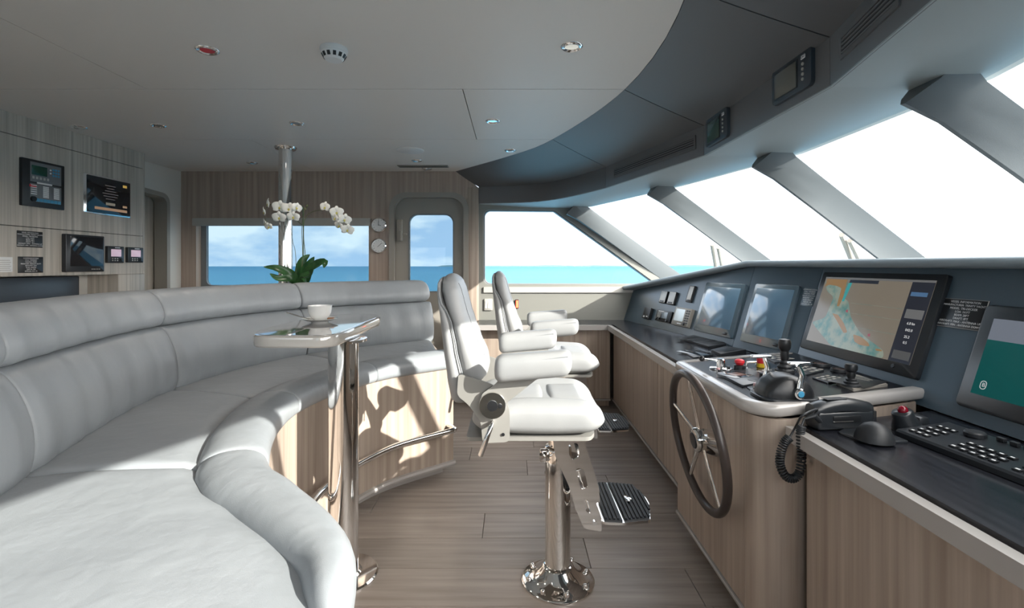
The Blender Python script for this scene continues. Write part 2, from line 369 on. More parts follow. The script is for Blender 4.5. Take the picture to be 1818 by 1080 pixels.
b = B(); b.holes([(4.045, .0), (4.635, .0)]+[(4.53+.10*math.cos(a), 1.90+.09*math.sin(a)) for a in [PI/2*k/6 for k in range(7)]]+[(4.045, 2.015)],
                 [[(4.07, .012), (4.59, .012)]+[(4.512+.078*math.cos(a), 1.885+.065*math.sin(a)) for a in [PI/2*k/6 for k in range(7)]]+[(4.07, 1.97)]], -.012, .11, M)
obj('door_casing', b, MT['frame'], wr)
dd = sroot('door_3', 'pale wood veneer door inside the round-topped doorway', 'door')
obj('door_leaf', B().box((-3.42, 4.33, 1.0), (.03, .66, 1.99), .003), MT['wood_left'], dd)
# ---- ceiling of flat vinyl panels
CE = [(-.56, 4.8), (.0, 4.1), (.30, 3.59), (.60, 2.58), (.60, 1.64), (.30, .63), (.0, .12), (-.56, -.6)]
def ce(t): return cat_([(x, y, 0) for x, y in CE], t)
EDGE = [ce(k/8) for k in range(8*7+1)]
cl_ = sroot('ceiling', 'pale grey vinyl ceiling panels', 'ceiling')
b = B(); b.prism([(-3.6, YP-.1), (.3, YP-.1), (.75, .3), (.80, 1.5), (.80, 2.7), (.75, 3.6), (.3, 4.9), (-3.6, 4.9)], 2.275, 2.30); obj('ceiling_backing', b, MT['gap'], cl_, 0)
def xedge(y):
    for a, b_ in zip(EDGE, EDGE[1:]):
        if b_.y <= y <= a.y: return a.x+(b_.x-a.x)*(a.y-y)/max(1e-6, a.y-b_.y)
    return -.56
ROWS = [(3.59, 4.8, [-3.55, -1.94, None]), (2.57, 3.59, [-3.55, -.262, None]), (.63, 2.57, [-3.55, -1.935, None]), (-.6, .63, [-3.55, -1.935, None])]
for y0, y1, xs in ROWS:
    for xa, xb in zip(xs, xs[1:]):
        g = .0028
        if xb is None:
            poly = [(xa+g, y0+g), ] + [(xedge(y)-g, y) for y in [y0+g+(y1-y0-2*g)*k/10 for k in range(11)]] + [(xa+g, y1-g)]
        else: poly = [(xa+g, y0+g), (xb-g, y0+g), (xb-g, y1-g), (xa+g, y1-g)]
        bb = B(); bb.prism(poly, ZC, ZC+.025); obj('ceiling_panel', bb, MT['ceil'], cl_, 30)
# ---- sloped dark cove, fascia, soffit
FA = [(-.33, 4.8), (.29, 4.58), (.74, 3.82), (1.07, 2.70), (1.09, 1.66), (.84, .52), (.29, -.3), (-.33, -.6)]
GT = [(.52, 4.85), (.69, 4.76), (1.15, 3.56), (1.42, 2.52), (1.41, 1.51), (1.15, .50), (.73, -.6)]
def fa(t): return cat_([(x, y, 0) for x, y in FA], t) if (t < 2 or t > 5) else V((*FA[int(t)], 0)).lerp(V((*FA[min(7, int(t)+1)], 0)), t-int(t))
tr = sroot('trim_2', 'dark grey vinyl cove between the pale ceiling and the display fascia', 'cove')
for t0, t1, n in ((0, 2, 14), (2, 3, 5), (3, 4, 5), (4, 5, 5), (5, 7, 12)):
    b = B(); secs = []
    for k in range(n+1):
        t = t0+(t1-t0)*k/n; tt = min(max(t, t0+.003), t1-.003); a, c = ce(tt), fa(tt)
        sag = lambda f: V((0, 0, -.018*math.sin(PI*f)))
        line = [V((a.x, a.y, ZC)).lerp(V((c.x, c.y, 2.085)), f/6)+sag(f/6)*.25 for f in range(7)]
        secs.append(line+[p+V((0, 0, .03)) for p in line[::-1]])
    b.loft(secs); obj('cove_panel', b, MT['slope'], tr, 40)
fs = sroot('trim_3', 'dark grey fascia over the windshield carrying displays and air vents', 'fascia')
for t0, t1, n in ((0, 2, 14), (2, 3, 2), (3, 4, 2), (4, 5, 2), (5, 7, 12)):
    b = B(); secs = []
    for k in range(n+1):
        t = t0+(t1-t0)*k/n; tt = min(max(t, t0+.001), t1-.001); c = fa(tt); d = (fa(min(7, tt+.02))-fa(max(0, tt-.02))).normalized(); nrm = V((-d.y, d.x, 0))
        if nrm.x < 0 and abs(nrm.x) > .3 or nrm.dot(V((1, 0, 0))) < 0: nrm = -nrm
        secs.append([V((c.x, c.y, 2.10)), V((c.x, c.y, 1.925)), V((c.x, c.y, 1.915))+nrm*.008, V((c.x, c.y, 1.915))+nrm*.04, V((c.x, c.y, 2.10))+nrm*.04])
    b.loft(secs); obj('fascia_panel', b, MT['slope'], fs, 40)
sf = sroot('trim_4', 'blue-grey padded soffit above the windshield glass', 'soffit')
def gt(t):
    i = min(int(t), len(GT)-2); f = t-i; return V((*GT[i], 0)).lerp(V((*GT[i+1], 0)), f)
pairs = [((0, 1), (0, .2)), ((1, 2), (.2, 2)), ((2, 3), (2, 3)), ((3, 4), (3, 4)), ((4, 5), (4, 5)), ((5, 7), (5, 6))]
for (f0, f1), (g0, g1) in pairs:
    b = B(); secs = []; n = 10
    for k in range(n+1):
        u = k/n; a = fa(f0+(f1-f0)*u); g = gt(g0+(g1-g0)*u)
        if f0 == 1: g = gt(.2+1.8*u**.8)
        P0 = V((a.x, a.y, 1.917)); P1 = V((g.x, g.y, 1.878)); lip = P1+(P1-P0).normalized()*.05
        P0 = P0+(P1-P0)*.01
        line = [P0.lerp(P1, q/6)+V((0, 0, -.012*math.sin(PI*q/6))) for q in range(7)]+[lip+V((0, 0, .006))]
        secs.append(line+[p+V((0, 0, .05)) for p in line[::-1]])
    b.loft(secs); obj('soffit_panel', b, MT['soffit'], sf, 40)
b = B(); cb = [V((x+.03, y, 0)) for x, y in GT]
b.loft([[V((p.x, p.y, 1.885)), V((p.x+.06, p.y, 1.885)), V((p.x+.06, p.y, 2.36)), V((p.x, p.y, 2.36))] for p in cb]); obj('roof_edge', b, MT['cream'], sf, 0)
b = B(); b.prism([(-3.6, YP-.1), (-3.6, 4.9)]+[(x+.05, y) for x, y in GT], 2.36, 2.39); obj('roof_deck', b, MT['cream'], sf, 0)
# ---- windshield: panes and slanted mullions
DZ = .68; GB = []
for (x, y), (p, q) in zip(GT, [(.9, .08), (.90, .10), (.90, .10), (.83, .02), (.83, -.03), (.98, -.1), (.9, -.1)]):
    k = DZ/.63; GB.append((x+p*k, y+q*k))
def g3(i, z):
    f = (1.88-z)/DZ; return V((GT[i][0]+(GB[i][0]-GT[i][0])*f, GT[i][1]+(GB[i][1]-GT[i][1])*f, z))
names = ['farthest windshield pane beside the side window', 'second windshield pane from the far side', 'centre windshield pane ahead of the wheel', 'nearer windshield pane at the right edge', 'nearest windshield pane outside the view']
for j, i in enumerate(range(1, 6)):
    if i+1 >= len(GT): break
    wn = sroot('window_%d' % (5+j), names[j], 'window')
    a, b_, c, d = g3(i, 1.90), g3(i+1, 1.90), g3(i+1, 1.15), g3(i, 1.15); n = (b_-a).cross(d-a).normalized()
    if n.x < 0: n = -n
    q = [a, b_, c, d]; b = B(); b.loft([q, [p+n*.01 for p in q]]); obj('pane', b, MT['glass'], wn, 0)
    # dark ceramic band round the glass
    ctr = (a+b_+c+d)/4; cr2 = [p+(e1-p).normalized()*.02+(e2-p).normalized()*.02 for p, e1, e2 in zip(q, q[1:]+q[:1], q[-1:]+q[:-1])]
    b = B()
    for k in range(4): k2 = (k+1) % 4; b.loft([[q[k]-n*.004, q[k2]-n*.004, cr2[k2]-n*.004, cr2[k]-n*.004], [q[k], q[k2], cr2[k2], cr2[k]]])
    obj('window_gasket', b, MT['black'], wn, 0)
mt_ = ['slanted grey windshield mullion nearest the far wall', 'slanted grey windshield mullion second from the far wall', 'slanted grey windshield mullion left of the chart screen view', 'slanted grey windshield mullion at the right edge of the view', 'slanted grey windshield mullion outside the right of the view']
MW = {1: (.11, .13, -.015, .05), 2: (.085, .12, -.02, .04), 3: (.085, .13, -.05, .03), 4: (.085, .13, -.03, .05), 5: (.085, .12, -.04, .04)}
for j, i in enumerate(range(1, 6)):
    wdt, dep, o1, o2 = MW[i]; r = sroot('trim_%d' % (5+j), mt_[j], 'mullion'); secs = []
    for z in (1.93, 1.86, 1.7, 1.5, 1.3, 1.12):
        P = g3(i, z); ax = (g3(i, 1.2)-g3(i, 1.88)).normalized()
        al = ((V((*GT[min(i+1, 6)], 0))-V((*GT[i], 0))).normalized()*1.0+(V((*GT[i], 0))-V((*GT[i-1], 0))).normalized()).normalized()   # towards the near side
        al = (al-ax*al.dot(ax)).normalized(); nin = ax.cross(al).normalized()
        if nin.z > 0: nin = -nin
        fl_ = .04 if z > 1.88 else .006 if z > 1.8 else 0
        a, b_ = -wdt/2-fl_, wdt/2+fl_
        secs.append([P+al*a, P+al*a+nin*(dep*.8), P+al*(a+.02)+nin*dep, P+al*(a+.045)+nin*(dep+.004), P+al*(b_-.03)+nin*(dep*.55), P+al*b_+nin*.0])
    b = B(); b.loft(secs); obj('mullion_casing', b, MT['mullion'], r, 30)
# ---- wiper arms outside the glass
def gpl(i):
    a, b_, d = g3(i, 1.88), g3(i+1, 1.88), g3(i, 1.2); n = (b_-a).cross(d-a).normalized(); n = n if n.x > 0 else -n
    return a+n*.04, n
for nm, i, pa, pb in (('far', 1, [(1264, 434), (1271, 476)], [(1275, 439), (1282, 474)]), ('centre', 2, [(1494, 417), (1513, 464)], [(1509, 427), (1527, 464)])):
    p, n = gpl(i); r = thing('windshield_wiper', on_pl(*pa[1], p, n), 'pair of dark wiper rods standing outside the %s windshield pane' % ('second' if i == 1 else 'third'), 'wiper')
    r['label'] = 'dark twin-rod wiper outside the windshield, ' + ('smaller one nearer the far wall' if i == 1 else 'larger one below the centre mullion')
    for q in (pa, pb):
        a, c = on_pl(*q[0], p, n), on_pl(*q[1], p, n); c = c+(c-a)*1.2
        obj('wiper_arm', B().tube([a, c], .016, 8), MT['frame'], r)
    a = on_pl(*pa[1], p, n); c = on_pl(*pb[1], p, n); a += (a-on_pl(*pa[0], p, n))*1.1; c += (c-on_pl(*pb[0], p, n))*1.1
    obj('wiper_pivot', B().tube([a, c], .014, 8), MT['black'], r)
# ---- sea, far land
sea = mat('sea_water', (.03, .3, .42), .6, spec=.08)
nt = sea.node_tree; n_ = nt.nodes; l_ = nt.links; bs = n_['Principled BSDF']
geo = n_.new('ShaderNodeNewGeometry'); ln = n_.new('ShaderNodeVectorMath'); ln.operation = 'LENGTH'; l_.new(geo.outputs['Position'], ln.inputs[0])
mr_ = n_.new('ShaderNodeMapRange'); mr_.inputs[1].default_value = 60; mr_.inputs[2].default_value = 1500; l_.new(ln.outputs['Value'], mr_.inputs[0])
rp = n_.new('ShaderNodeValToRGB'); rp.color_ramp.elements[0].color = (.06, .175, .26, 1); rp.color_ramp.elements[1].color = (.035, .13, .22, 1); l_.new(mr_.outputs[0], rp.inputs[0])
no = n_.new('ShaderNodeTexNoise'); no.inputs['Scale'].default_value = .5; no.inputs['Detail'].default_value = 6; l_.new(geo.outputs['Position'], no.inputs['Vector'])
mm = n_.new('ShaderNodeMix'); mm.data_type = 'RGBA'; mm.blend_type = 'MULTIPLY'; mm.inputs[0].default_value = .35; l_.new(rp.outputs[0], mm.inputs[6]); l_.new(no.outputs[1], mm.inputs[7]); l_.new(rp.outputs[0], bs.inputs['Base Color'])
bp_ = n_.new('ShaderNodeBump'); bp_.inputs['Strength'].default_value = .5; bp_.inputs['Distance'].default_value = .25; l_.new(no.outputs[0], bp_.inputs['Height']); l_.new(bp_.outputs[0], bs.inputs['Normal'])
b = B(); ring = [[V((math.cos(a*PI/36)*r, math.sin(a*PI/36)*r, -6)) for a in range(72)] for r in (.5, 20, 200, 2000, 45000)]
b.loft(ring, cap=False); o = obj('sea', b, sea, None, 0); o['kind'] = 'stuff'; o['label'] = 'turquoise sea stretching to the horizon outside the windows'; o['category'] = 'sea'
land = mat('far_land', (.10, .17, .20), .9)
b = B(); secs = []
for k in range(80):
    x = -1400+k*95; hgt = 18+16*abs(math.sin(k*.35))*abs(math.cos(k*.11+.5)); hgt = 1 if k in (0, 79) else hgt
    y = 9000
    secs.append([V((x, y, -7)), V((x, y, -6+hgt)), V((x, y+200, -6+hgt*.8)), V((x, y+400, -7))])
b.loft(secs); o = obj('far_coastline', b, land, None, 0); o['kind'] = 'structure'; o['label'] = 'low hazy strip of land on the horizon'; o['category'] = 'land'

# ================================================================== HELM CABINETRY
DB = [(1.105, 4.79), (1.45, 3.19), (1.553, 2.66), (1.553, 1.10), (1.45, .60), (1.22, -.59)]     # foot of the instrument wall, plan
ZB = .77
ZT = [1.075, 1.30, 1.30, 1.30, 1.30, 1.075]
LEAN = .325
def dtop(i):
    x, y = DB[i]; nrm = V((0, 0, 0))
    for a, c in ((i-1, i), (i, i+1)):
        if a >= 0 and c < len(DB):
            d = V((DB[c][0]-DB[a][0], DB[c][1]-DB[a][1], 0)).normalized(); nrm += V((-d.y, d.x, 0))
    nrm.normalize(); h_ = ZT[i]-ZB
    if i in (0, len(DB)-1): nrm = V((1, 0, 0))
    return V((x, y, ZB))+nrm*LEAN*h_+V((0, 0, h_))
DP = []
dash = thing('instrument_console', (1.5, 2.1, 0), 'dark slate instrument wall of the helm carrying the screens', 'console')
for i in range(5):
    a, c = V((*DB[i], ZB)), V((*DB[i+1], ZB)); ta, tcn = dtop(i), dtop(i+1)
    r = (c-a).normalized(); mid = (ta+tcn)/2-(a+c)/2; up = (mid-r*mid.dot(r)).normalized()
    f = Fr((a+c)/2, r, up); DP.append(f)
    g = r*.0015; q = [a+g, c-g, tcn-g, ta+g]; b = B(); b.loft([q, [p-f.n*.03 for p in q]]); obj('facet_panel', b, MT['dash'], dash, 0)
# visor
VE = [(1.09, 4.78, 1.105), (1.565, 3.25, 1.338), (1.625, 2.66, 1.336), (1.625, 1.15, 1.332), (1.54, .66, 1.336), (1.2, -.58, 1.105)]
VO = [(1.75, 4.79, 1.09), (2.15, 3.72, 1.28), (2.42, 2.55, 1.29), (2.42, 1.4, 1.29), (2.2, .4, 1.28), (1.7, -.58, 1.09)]
vs = thing('dash_visor', (1.6, 2.1, 1.2), 'slate grey overhanging visor shelf above the helm screens', 'shelf')
b = B(); secs = []
for e_, o_ in zip(VE, VO):
    e_, o_ = V(e_), V(o_); d = (o_-e_); d.z = 0; d.normalize()
    prof = [(o_+V((0, 0, 0))), e_+d*.012, e_+d*.003+V((0, 0, -.006)), e_+V((0, 0, -.016)), e_+d*.003+V((0, 0, -.030)), e_+d*.014+V((0, 0, -.038)), e_+d*.09+V((0, 0, -.042)), o_+V((0, 0, -.05))]
    secs.append(prof)
b.loft(secs); obj('visor_slab', b, MT['visor'], vs, 50)
# console carcass side walls below the visor (closing the hull)
hu = sroot('wall_front', 'forward hull side below the windshield', 'wall')
b = B(); b.loft([[V((x+.0, y, 0)), V((x, y, z-.01)), V((x+.08, y, z-.01)), V((x+.08, y, 0))] for x, y, z in VO]); obj('hull_side', b, MT['cream'], hu, 0)
# cabinets under the counters: each unit a thing
def rim(poly, z1, th, bw, names, loc, label, cat, closed_edges=None):
    """counter: black inset top and a lacquered bullnose round the exposed run (closed_edges = list of plan points, outer line)"""
    t = thing(names, loc, label, cat)
    b = B(); b.prism(poly, z1-th, z1-.001); obj('counter_top', b, MT['counter'], t, 0)
    pts = [V((x, y, 0)) for x, y in closed_edges]; secs = []
    for i, p in enumerate(pts):
        d1 = (pts[i]-pts[i-1]).normalized() if i else None; d2 = (pts[i+1]-p).normalized() if i < len(pts)-1 else None
        d = ((d1 or d2)+(d2 or d1)).normalized(); n = V((-d.y, d.x, 0)); n = n/max(.5, n.dot(V((-(d1 or d2).y, (d1 or d2).x, 0))))
        pr = [(bw, 0), (.012, 0), (.004, -.004), (0, -.012), (0, -th+.012), (.004, -th+.004), (.012, -th), (bw, -th)]
        secs.append([p+n*u+V((0, 0, z1+.003+v)) for u, v in pr])
    b = B(); b.loft(secs); obj('bullnose_edge', b, MT['edge'], t, 60)
    return t
def arc(cx, cy, r, a0, a1, n=8): return [(cx+r*math.cos(math.radians(a0+(a1-a0)*k/n)), cy+r*math.sin(math.radians(a0+(a1-a0)*k/n))) for k in range(n+1)]
# far counter (L-shape). outer line runs from the far wall's left end round to the console
fe = [(-.325, 4.37)]+[(.86, 4.37)]+arc(.86, 4.33, .04, 90, 0, 5)[1:]+[(.90, 2.45)]
fc = rim([(-.325, 4.79), (-.325, 4.40), (.92, 4.40), (.93, 2.46), (1.50, 2.68), (1.445, 3.19), (1.10, 4.79)], .77, .045, .045, 'helm_counter', (0, 4.5, .77), 'black-topped L-shaped helm counter by the far window', 'counter', fe[::-1])
# fix direction: n must point away from the room
# central console
ce_ = [(1.50, 2.655), (.95, 2.462)]+arc(.86, 2.36, .06, 110, 180, 5)+arc(.90, 1.72, .10, 180, 272, 8)+[(1.575, 1.845)]
rt = rim([(1.535, 2.665), (.93, 2.45), (.84, 2.37), (.84, 1.70), (.92, 1.665), (1.54, 1.87)], .83, .042, .045, 'steering_console', (1.2, 2.1, .83), 'raised black-topped steering console with grey rounded edge', 'console', ce_)
# near counter
ne = [(.955, 1.612), (.955, -.58)]
nc = rim([(.975, 1.625), (1.56, 1.80), (1.553, 1.10), (1.45, .6), (1.22, -.58), (.975, -.58)], .765, .045, .045, 'side_counter', (1.2, .6, .765), 'long black-topped counter with grey edge at the right of the wheel', 'counter', ne[::-1])

def cab(name, loc, label, x0, y0, x1, y1, z1, depth, group=None, knob=None):
    """cabinet whose door plane runs from (x0,y0) to (x1,y1); body lies to the left-hand side of that run"""
    a, c = V((x0, y0, 0)), V((x1, y1, 0)); d = (c-a).normalized(); n = V((d.y, -d.x, 0)); Lh = (c-a).length      # n = into the room
    t = thing(name, ((a+c)/2)[:], label, 'cabinet', group)
    fr = Matrix((d, V((0, 0, 1)), -n)).transposed().to_4x4(); fr.translation = a          # local: along, up, inward
    b = B(); b.box((Lh/2, (z1+.07)/2, depth/2+.02), (Lh-.001, z1-.07, depth), 0, M=fr); obj('carcass', b, MT['gap'], t, 0)
    b = B(); b.box((Lh/2, (z1+.085)/2, .010), (Lh-.005, z1-.085-.004, .018), .0015, 1, M=fr); obj('door', b, MT['wood'], t)
    b = B(); b.box((Lh/2, .077, .006), (Lh, .014, .028), .002, 1, M=fr); obj('base_strip', b, MT['edge'], t)
    b = B(); b.box((Lh/2, .035, .05+depth/2), (Lh-.001, .07, depth-.05), 0, M=fr); obj('plinth', b, MT['wood_dark'], t, 0)
    if knob is not None:
        b = B(); kf = fr @ Matrix.Translation((knob[0], knob[1], 0)) @ Matrix.Rotation(PI, 4, 'X'); b.lathe([(.0, 0), (.009, 0), (.009, .012), (.014, .016), (.014, .032), (.010, .036), (0, .036)], kf, 20); obj('knob', b, MT['steel'], t)
    return t
zt = .722
cab('helm_cabinet', None or (0, 0, 0), 'wood veneer cabinet under the far window, left of the corner', -.32, 4.43, .40, 4.43, zt, .33)
cab('helm_cabinet', (0, 0, 0), 'wood veneer cabinet under the far window, right beside the corner', .40, 4.43, .90, 4.43, zt, .33)
for k, (ya, yb, s_) in enumerate(((4.42, 3.72, 'farthest wood veneer cabinet of the row left of the wheel'), (3.72, 3.08, 'middle wood veneer cabinet of the row left of the wheel'), (3.08, 2.44, 'wood veneer cabinet just behind the steering wheel row'))):
    cab('helm_cabinet', (0, 0, 0), s_, .925, ya, .925, yb, zt, .3, 'cabinets under the far helm counter')
cab('wheel_cabinet', (0, 0, 0), 'wood veneer cabinet front that carries the steering wheel', .825, 2.42, .825, 1.72, .785, .45)
# rounded near corner and side of the console
t = thing('console_side', (1.2, 1.8, 0), 'curved wood veneer side of the steering console', 'panel')
line = arc(.925, 1.72, .10, 180, 275, 8)+[(1.53, 1.835)]
b = B(); b.loft([[V((x, y, .085)), V((x, y, .785)), V((x+.012, y+.02, .785)), V((x+.012, y+.02, .085))] for x, y in line]); obj('side_panel', b, MT['wood'], t, 40)
b = B(); b.loft([[V((x, y-.004, .07)), V((x, y-.004, .085)), V((x+.012, y+.02, .085)), V((x+.012, y+.02, .07))] for x, y in line]); obj('base_strip', b, MT['edge'], t, 40)
obj('far_side_panel', B().box((1.15, 2.47, .44), (.60, .02, .66), rz=.33), MT['wood'], t)
ky = F*.977/(1437-CX)
cab('side_cabinet', (0, 0, 0), 'near wood veneer cabinet with a round steel knob', .977, 1.612, .977, .70, .718, .45, knob=(1.612-ky, on_x(1437, 817, .977).z))
cab('side_cabinet', (0, 0, 0), 'nearest wood veneer cabinet at the lower right edge', .977, .70, .977, -.3, .718, .45)
# ================================================================== SETTEE
BK = [(-.93, .45), (-1.33, 1.30), (-1.565, 2.22), (-1.33, 3.10), (-.61, 3.76)]
FR_ = [(-.262, .80), (-.745, 1.45), (-.925, 2.08), (-.745, 2.66), (-.36, 3.03)]
def bk(t): return cat_([(x, y, 0) for x, y in BK], t)
FN = [(-.285, .79, 0), (-.325, .95, 0), (-.42, 1.09, 0), (-.57, 1.245, 0), (-.745, 1.45, 0), (-.925, 2.08, 0)]
def fr(t):
    if t < 1: return cat_(FN, t*4)
    return cat_([(x, y, 0) for x, y in FR_], t)
def nrm_at(fn, t, tow):
    a, b_ = fn(max(0, t-.02)), fn(min(4, t+.02)); d = (b_-a).normalized(); n = V((-d.y, d.x, 0)); return n if n.dot(tow) > 0 else -n
ST = thing('curved_settee', (-1.1, 2.2, 0), 'large curved grey leather settee on a wood veneer base', 'sofa')
def sweep(t0, t1, n, fn, pinch=None):
    secs = []
    for k in range(n+1):
        u = k/n; t = t0+(t1-t0)*u; secs.append(fn(t, u))
    return B().loft(secs)
def ends(u, w_=.05):        # 1 in the middle, falling to 0 at the segment ends along a quarter circle
    e = min(u, 1-u)/w_; return 1 if e >= 1 else math.sqrt(max(0, 1-(1-e)**2))
seg_names = ['nearest', 'second', 'third', 'farthest']
seg_t = [(0, 1), (1, 2), (2, 3), (3, 4)]
zs = .735
for (t0, t1) in seg_t:
    def ustep(n):           # denser samples near both ends
        return [0, .006, .015, .03, .05]+[.05+.9*k/n for k in range(1, n)]+[.95, .97, .985, .994, 1]
    # --- seat cushion
    secs = []
    for u in ustep(16):
        t = t0+(t1-t0)*u; p, f = bk(t), fr(t); nb, nf = nrm_at(bk, t, f-p), nrm_at(fr, t, p-f)
        WR = .03+.14*min(1, t)**.6+.015*min(1, max(0, t-1)); c = f+nf*(WR-.012); a = p-nb*.06; e = ends(u, .04); sec = [a+V((0, 0, .6)), a+V((0, 0, zs-.02))]
        for k in range(13):
            s_ = k/12; q = a.lerp(c, s_); sec.append(q+V((0, 0, zs-.014+.014*e+.016*math.sin(PI*s_)*(.3+.7*e)-.012*(max(0, s_-.94)/.06))))
        sec += [c+V((0, 0, zs-.03)), c+V((0, 0, .6))]; secs.append(sec)
    obj('seat_cushion', B().loft(secs), MT['leather2'], ST, 60)
    # --- front roll
    secs = []
    for u in ustep(14):
        t = t0+(t1-t0)*u; f = fr(t); nf = nrm_at(fr, t, bk(t)-f); e = .90+.10*ends(u, .05)
        if t0 == 0: e = min(e, .35+.65*ends(u*.5, .05)) if u < .5 else e
        WR = .03+.14*min(1, t)**.6+.015*min(1, max(0, t-1)); c = f+nf*(WR/2-.008)+V((0, 0, .706)); sec = []
        for k in range(26):
            a = 2*PI*k/26; cx, cz = math.cos(a), math.sin(a); ex = .62 if cz < 0 else .85
            x = (WR/2+.010)*math.copysign(abs(cx)**ex, cx); z = (.062 if cz > 0 else .052)*math.copysign(abs(cz)**ex, cz)
            sec.append(c+(nf*x+V((0, 0, z)))*e)
        secs.append(sec)
    obj('front_roll', B().loft(secs), MT['leather2'], ST, 60)
    # --- backrest: lower pad and head roll
    low = [(.03, .70), (.052, .78), (.050, .86), (.030, .93), (.0, .99), (-.030, 1.022), (-.06, 1.026), (-.13, 1.02), (-.16, .98), (-.14, .70)]
    top = [(-.035, 1.024), (-.012, 1.045), (-.008, 1.08), (-.022, 1.12), (-.045, 1.16), (-.075, 1.187), (-.12, 1.196), (-.165, 1.185), (-.195, 1.15), (-.20, 1.03), (-.12, 1.015)]
    for prof, nm in ((low, 'backrest'), (top, 'head_roll')):
        secs = []; cxm = sum(q[0] for q in prof)/len(prof); czm = sum(q[1] for q in prof)/len(prof)
        for u in ustep(22):
            t = t0+(t1-t0)*u; p = bk(t); nb = nrm_at(bk, t, fr(t)-p); e = .84+.16*ends(u, .045)
            if (t0 == 3 and u > .5): e = .35+.65*ends(u, .07)
            wr = .004*math.sin(t*37)+.003*math.sin(t*71+1)
            secs.append([p+nb*(cxm+(d-cxm+wr)*e)+V((0, 0, czm+(z-czm)*(e if nm == 'head_roll' else .97+.03*e)+.03*(2-abs(t-2))*0)) for d, z in prof])
        o = obj(nm, B().loft(secs), MT['leather2'], ST, 60); sb = o.modifiers.new('s', 'SUBSURF'); sb.levels = sb.render_levels = 1
def ring(fn, d, z):  # helper for base sections
    return fn
def bsec(t, u):
    p, f = bk(t), fr(t); nb, nf = nrm_at(bk, t, f-p), nrm_at(fr, t, p-f)
    return [p-nb*.13+V((0, 0, .085)), p-nb*.13+V((0, 0, .69)), p+V((0, 0, .69)), f+nf*.02+V((0, 0, .66)), f+nf*.012+V((0, 0, .66)), f+nf*.012+V((0, 0, .085))]
obj('base_panel', sweep(.03, 4, 40, bsec), MT['wood'], ST, 40)
def tsec(t, u):
    f = fr(t); nf = nrm_at(fr, t, bk(t)-f); return [f-nf*.012+V((0, 0, .088)), f+nf*.06+V((0, 0, .088)), f+nf*.06+V((0, 0, .064)), f-nf*.012+V((0, 0, .064)), f-nf*.017+V((0, 0, .076))]
obj('base_trim', sweep(.03, 4, 40, tsec), MT['edge'], ST, 40)
def psec(t, u):
    p, f = bk(t), fr(t); nf = nrm_at(fr, t, p-f); nb = nrm_at(bk, t, f-p)
    return [f+nf*.075, f+nf*.075+V((0, 0, .07)), p-nb*.05+V((0, 0, .07)), p-nb*.05]
obj('plinth', sweep(.05, 3.93, 40, psec), MT['edge'], ST, 40)
pts = []
for k in range(37):
    t = 3.86-2.7*k/36; f = fr(t); pts.append(f-nrm_at(fr, t, bk(t)-f)*.085+V((0, 0, .31)))
def hook(p, q, t):     # bend the end back into the panel
    f = fr(t); n = nrm_at(fr, t, bk(t)-f); d = (p-q).normalized(); r = .035
    return [p+d*r*math.sin(a)+n*r*(1-math.cos(a)) for a in [PI/2*k/5 for k in range(1, 6)]]+[p+d*r+n*.10]
h1 = hook(pts[0], pts[1], 3.86); h2 = hook(pts[-1], pts[-2], 1.16)
obj('foot_rail', B().tube(h1[::-1]+pts+h2, .0165, 14), MT['steel'], ST, 60)

# ================================================================== PEDESTAL TABLE, CUP
TP = [(-.965, 1.80), (-.67, 1.80), (-.665, 2.10), (-.675, 2.52), (-.75, 2.66), (-.88, 2.68), (-.97, 2.60), (-1.03, 2.38), (-1.055, 2.14), (-1.03, 1.93)]
def rounded(poly, r=.03, n=4):
    out = []
    for i, p in enumerate(poly):
        p = V(p); a, c = V(poly[i-1]), V(poly[(i+1) % len(poly)]); ra = min(r, (a-p).length*.45, (c-p).length*.45)
        q0, q1 = p+(a-p).normalized()*ra, p+(c-p).normalized()*ra
        for k in range(n+1):
            f = k/n; out.append(tuple(q0*(1-f)**2+p*2*f*(1-f)+q1*f*f))
    return out
tpoly = rounded(TP, .07, 5)
TB = thing('pedestal_table', (-.71, 2.04, 0), 'small glossy taupe table on a thick polished steel pedestal', 'table')
cxp, cyp = -.85, 2.22
def tin(d): return [(x+(cxp-x)*d/math.hypot(x-cxp, y-cyp), y+(cyp-y)*d/math.hypot(x-cxp, y-cyp)) for x, y in tpoly]
b = B(); b.loft([[V((x, y, z)) for x, y in tin(d)] for d, z in ((.02, .993), (.006, .995), (.001, 1.001), (0, 1.010), (0, 1.026), (.002, 1.034), (.008, 1.039), (.022, 1.040))]); obj('tabletop', b, MT['lacquer'], TB, 30)
b = B(); b.prism(tin(.022), 1.038, 1.0412); obj('gloss_inlay', b, MT['mirror'], TB, 30)
obj('pole', B().lathe([(0, .01), (.0615, .01), (.0615, .985), (0, .985)], Matrix.Translation((-.71, 2.04, 0)), 48), MT['steel'], TB)
obj('top_plate', B().lathe([(0, .982), (.10, .982), (.10, .993), (0, .993)], Matrix.Translation((-.72, 2.06, 0)), 40), MT['steel'], TB)
obj('base_plate', B().lathe([(0, 0), (.142, 0), (.142, .006), (.136, .012), (.075, .014), (.066, .022), (0, .022)], Matrix.Translation((-.71, 2.04, 0)), 56), MT['steel'], TB)
c0 = on_z(568, 571, 1.045)
SA = thing('saucer', (c0.x, c0.y, 1.0412), 'white saucer on the small table under the cup', 'saucer')
Mc = Matrix.Translation((c0.x, c0.y, 1.0412))
obj('dish', B().lathe([(0, 0), (.036, 0), (.040, .004), (.060, .010), (.078, .018), (.079, .020), (.060, .0135), (.036, .0075), (0, .0065)], Mc, 48), MT['porcelain'], SA)
CU = thing('coffee_cup', (c0.x, c0.y, 1.048), 'round white porcelain coffee cup on the saucer', 'cup')
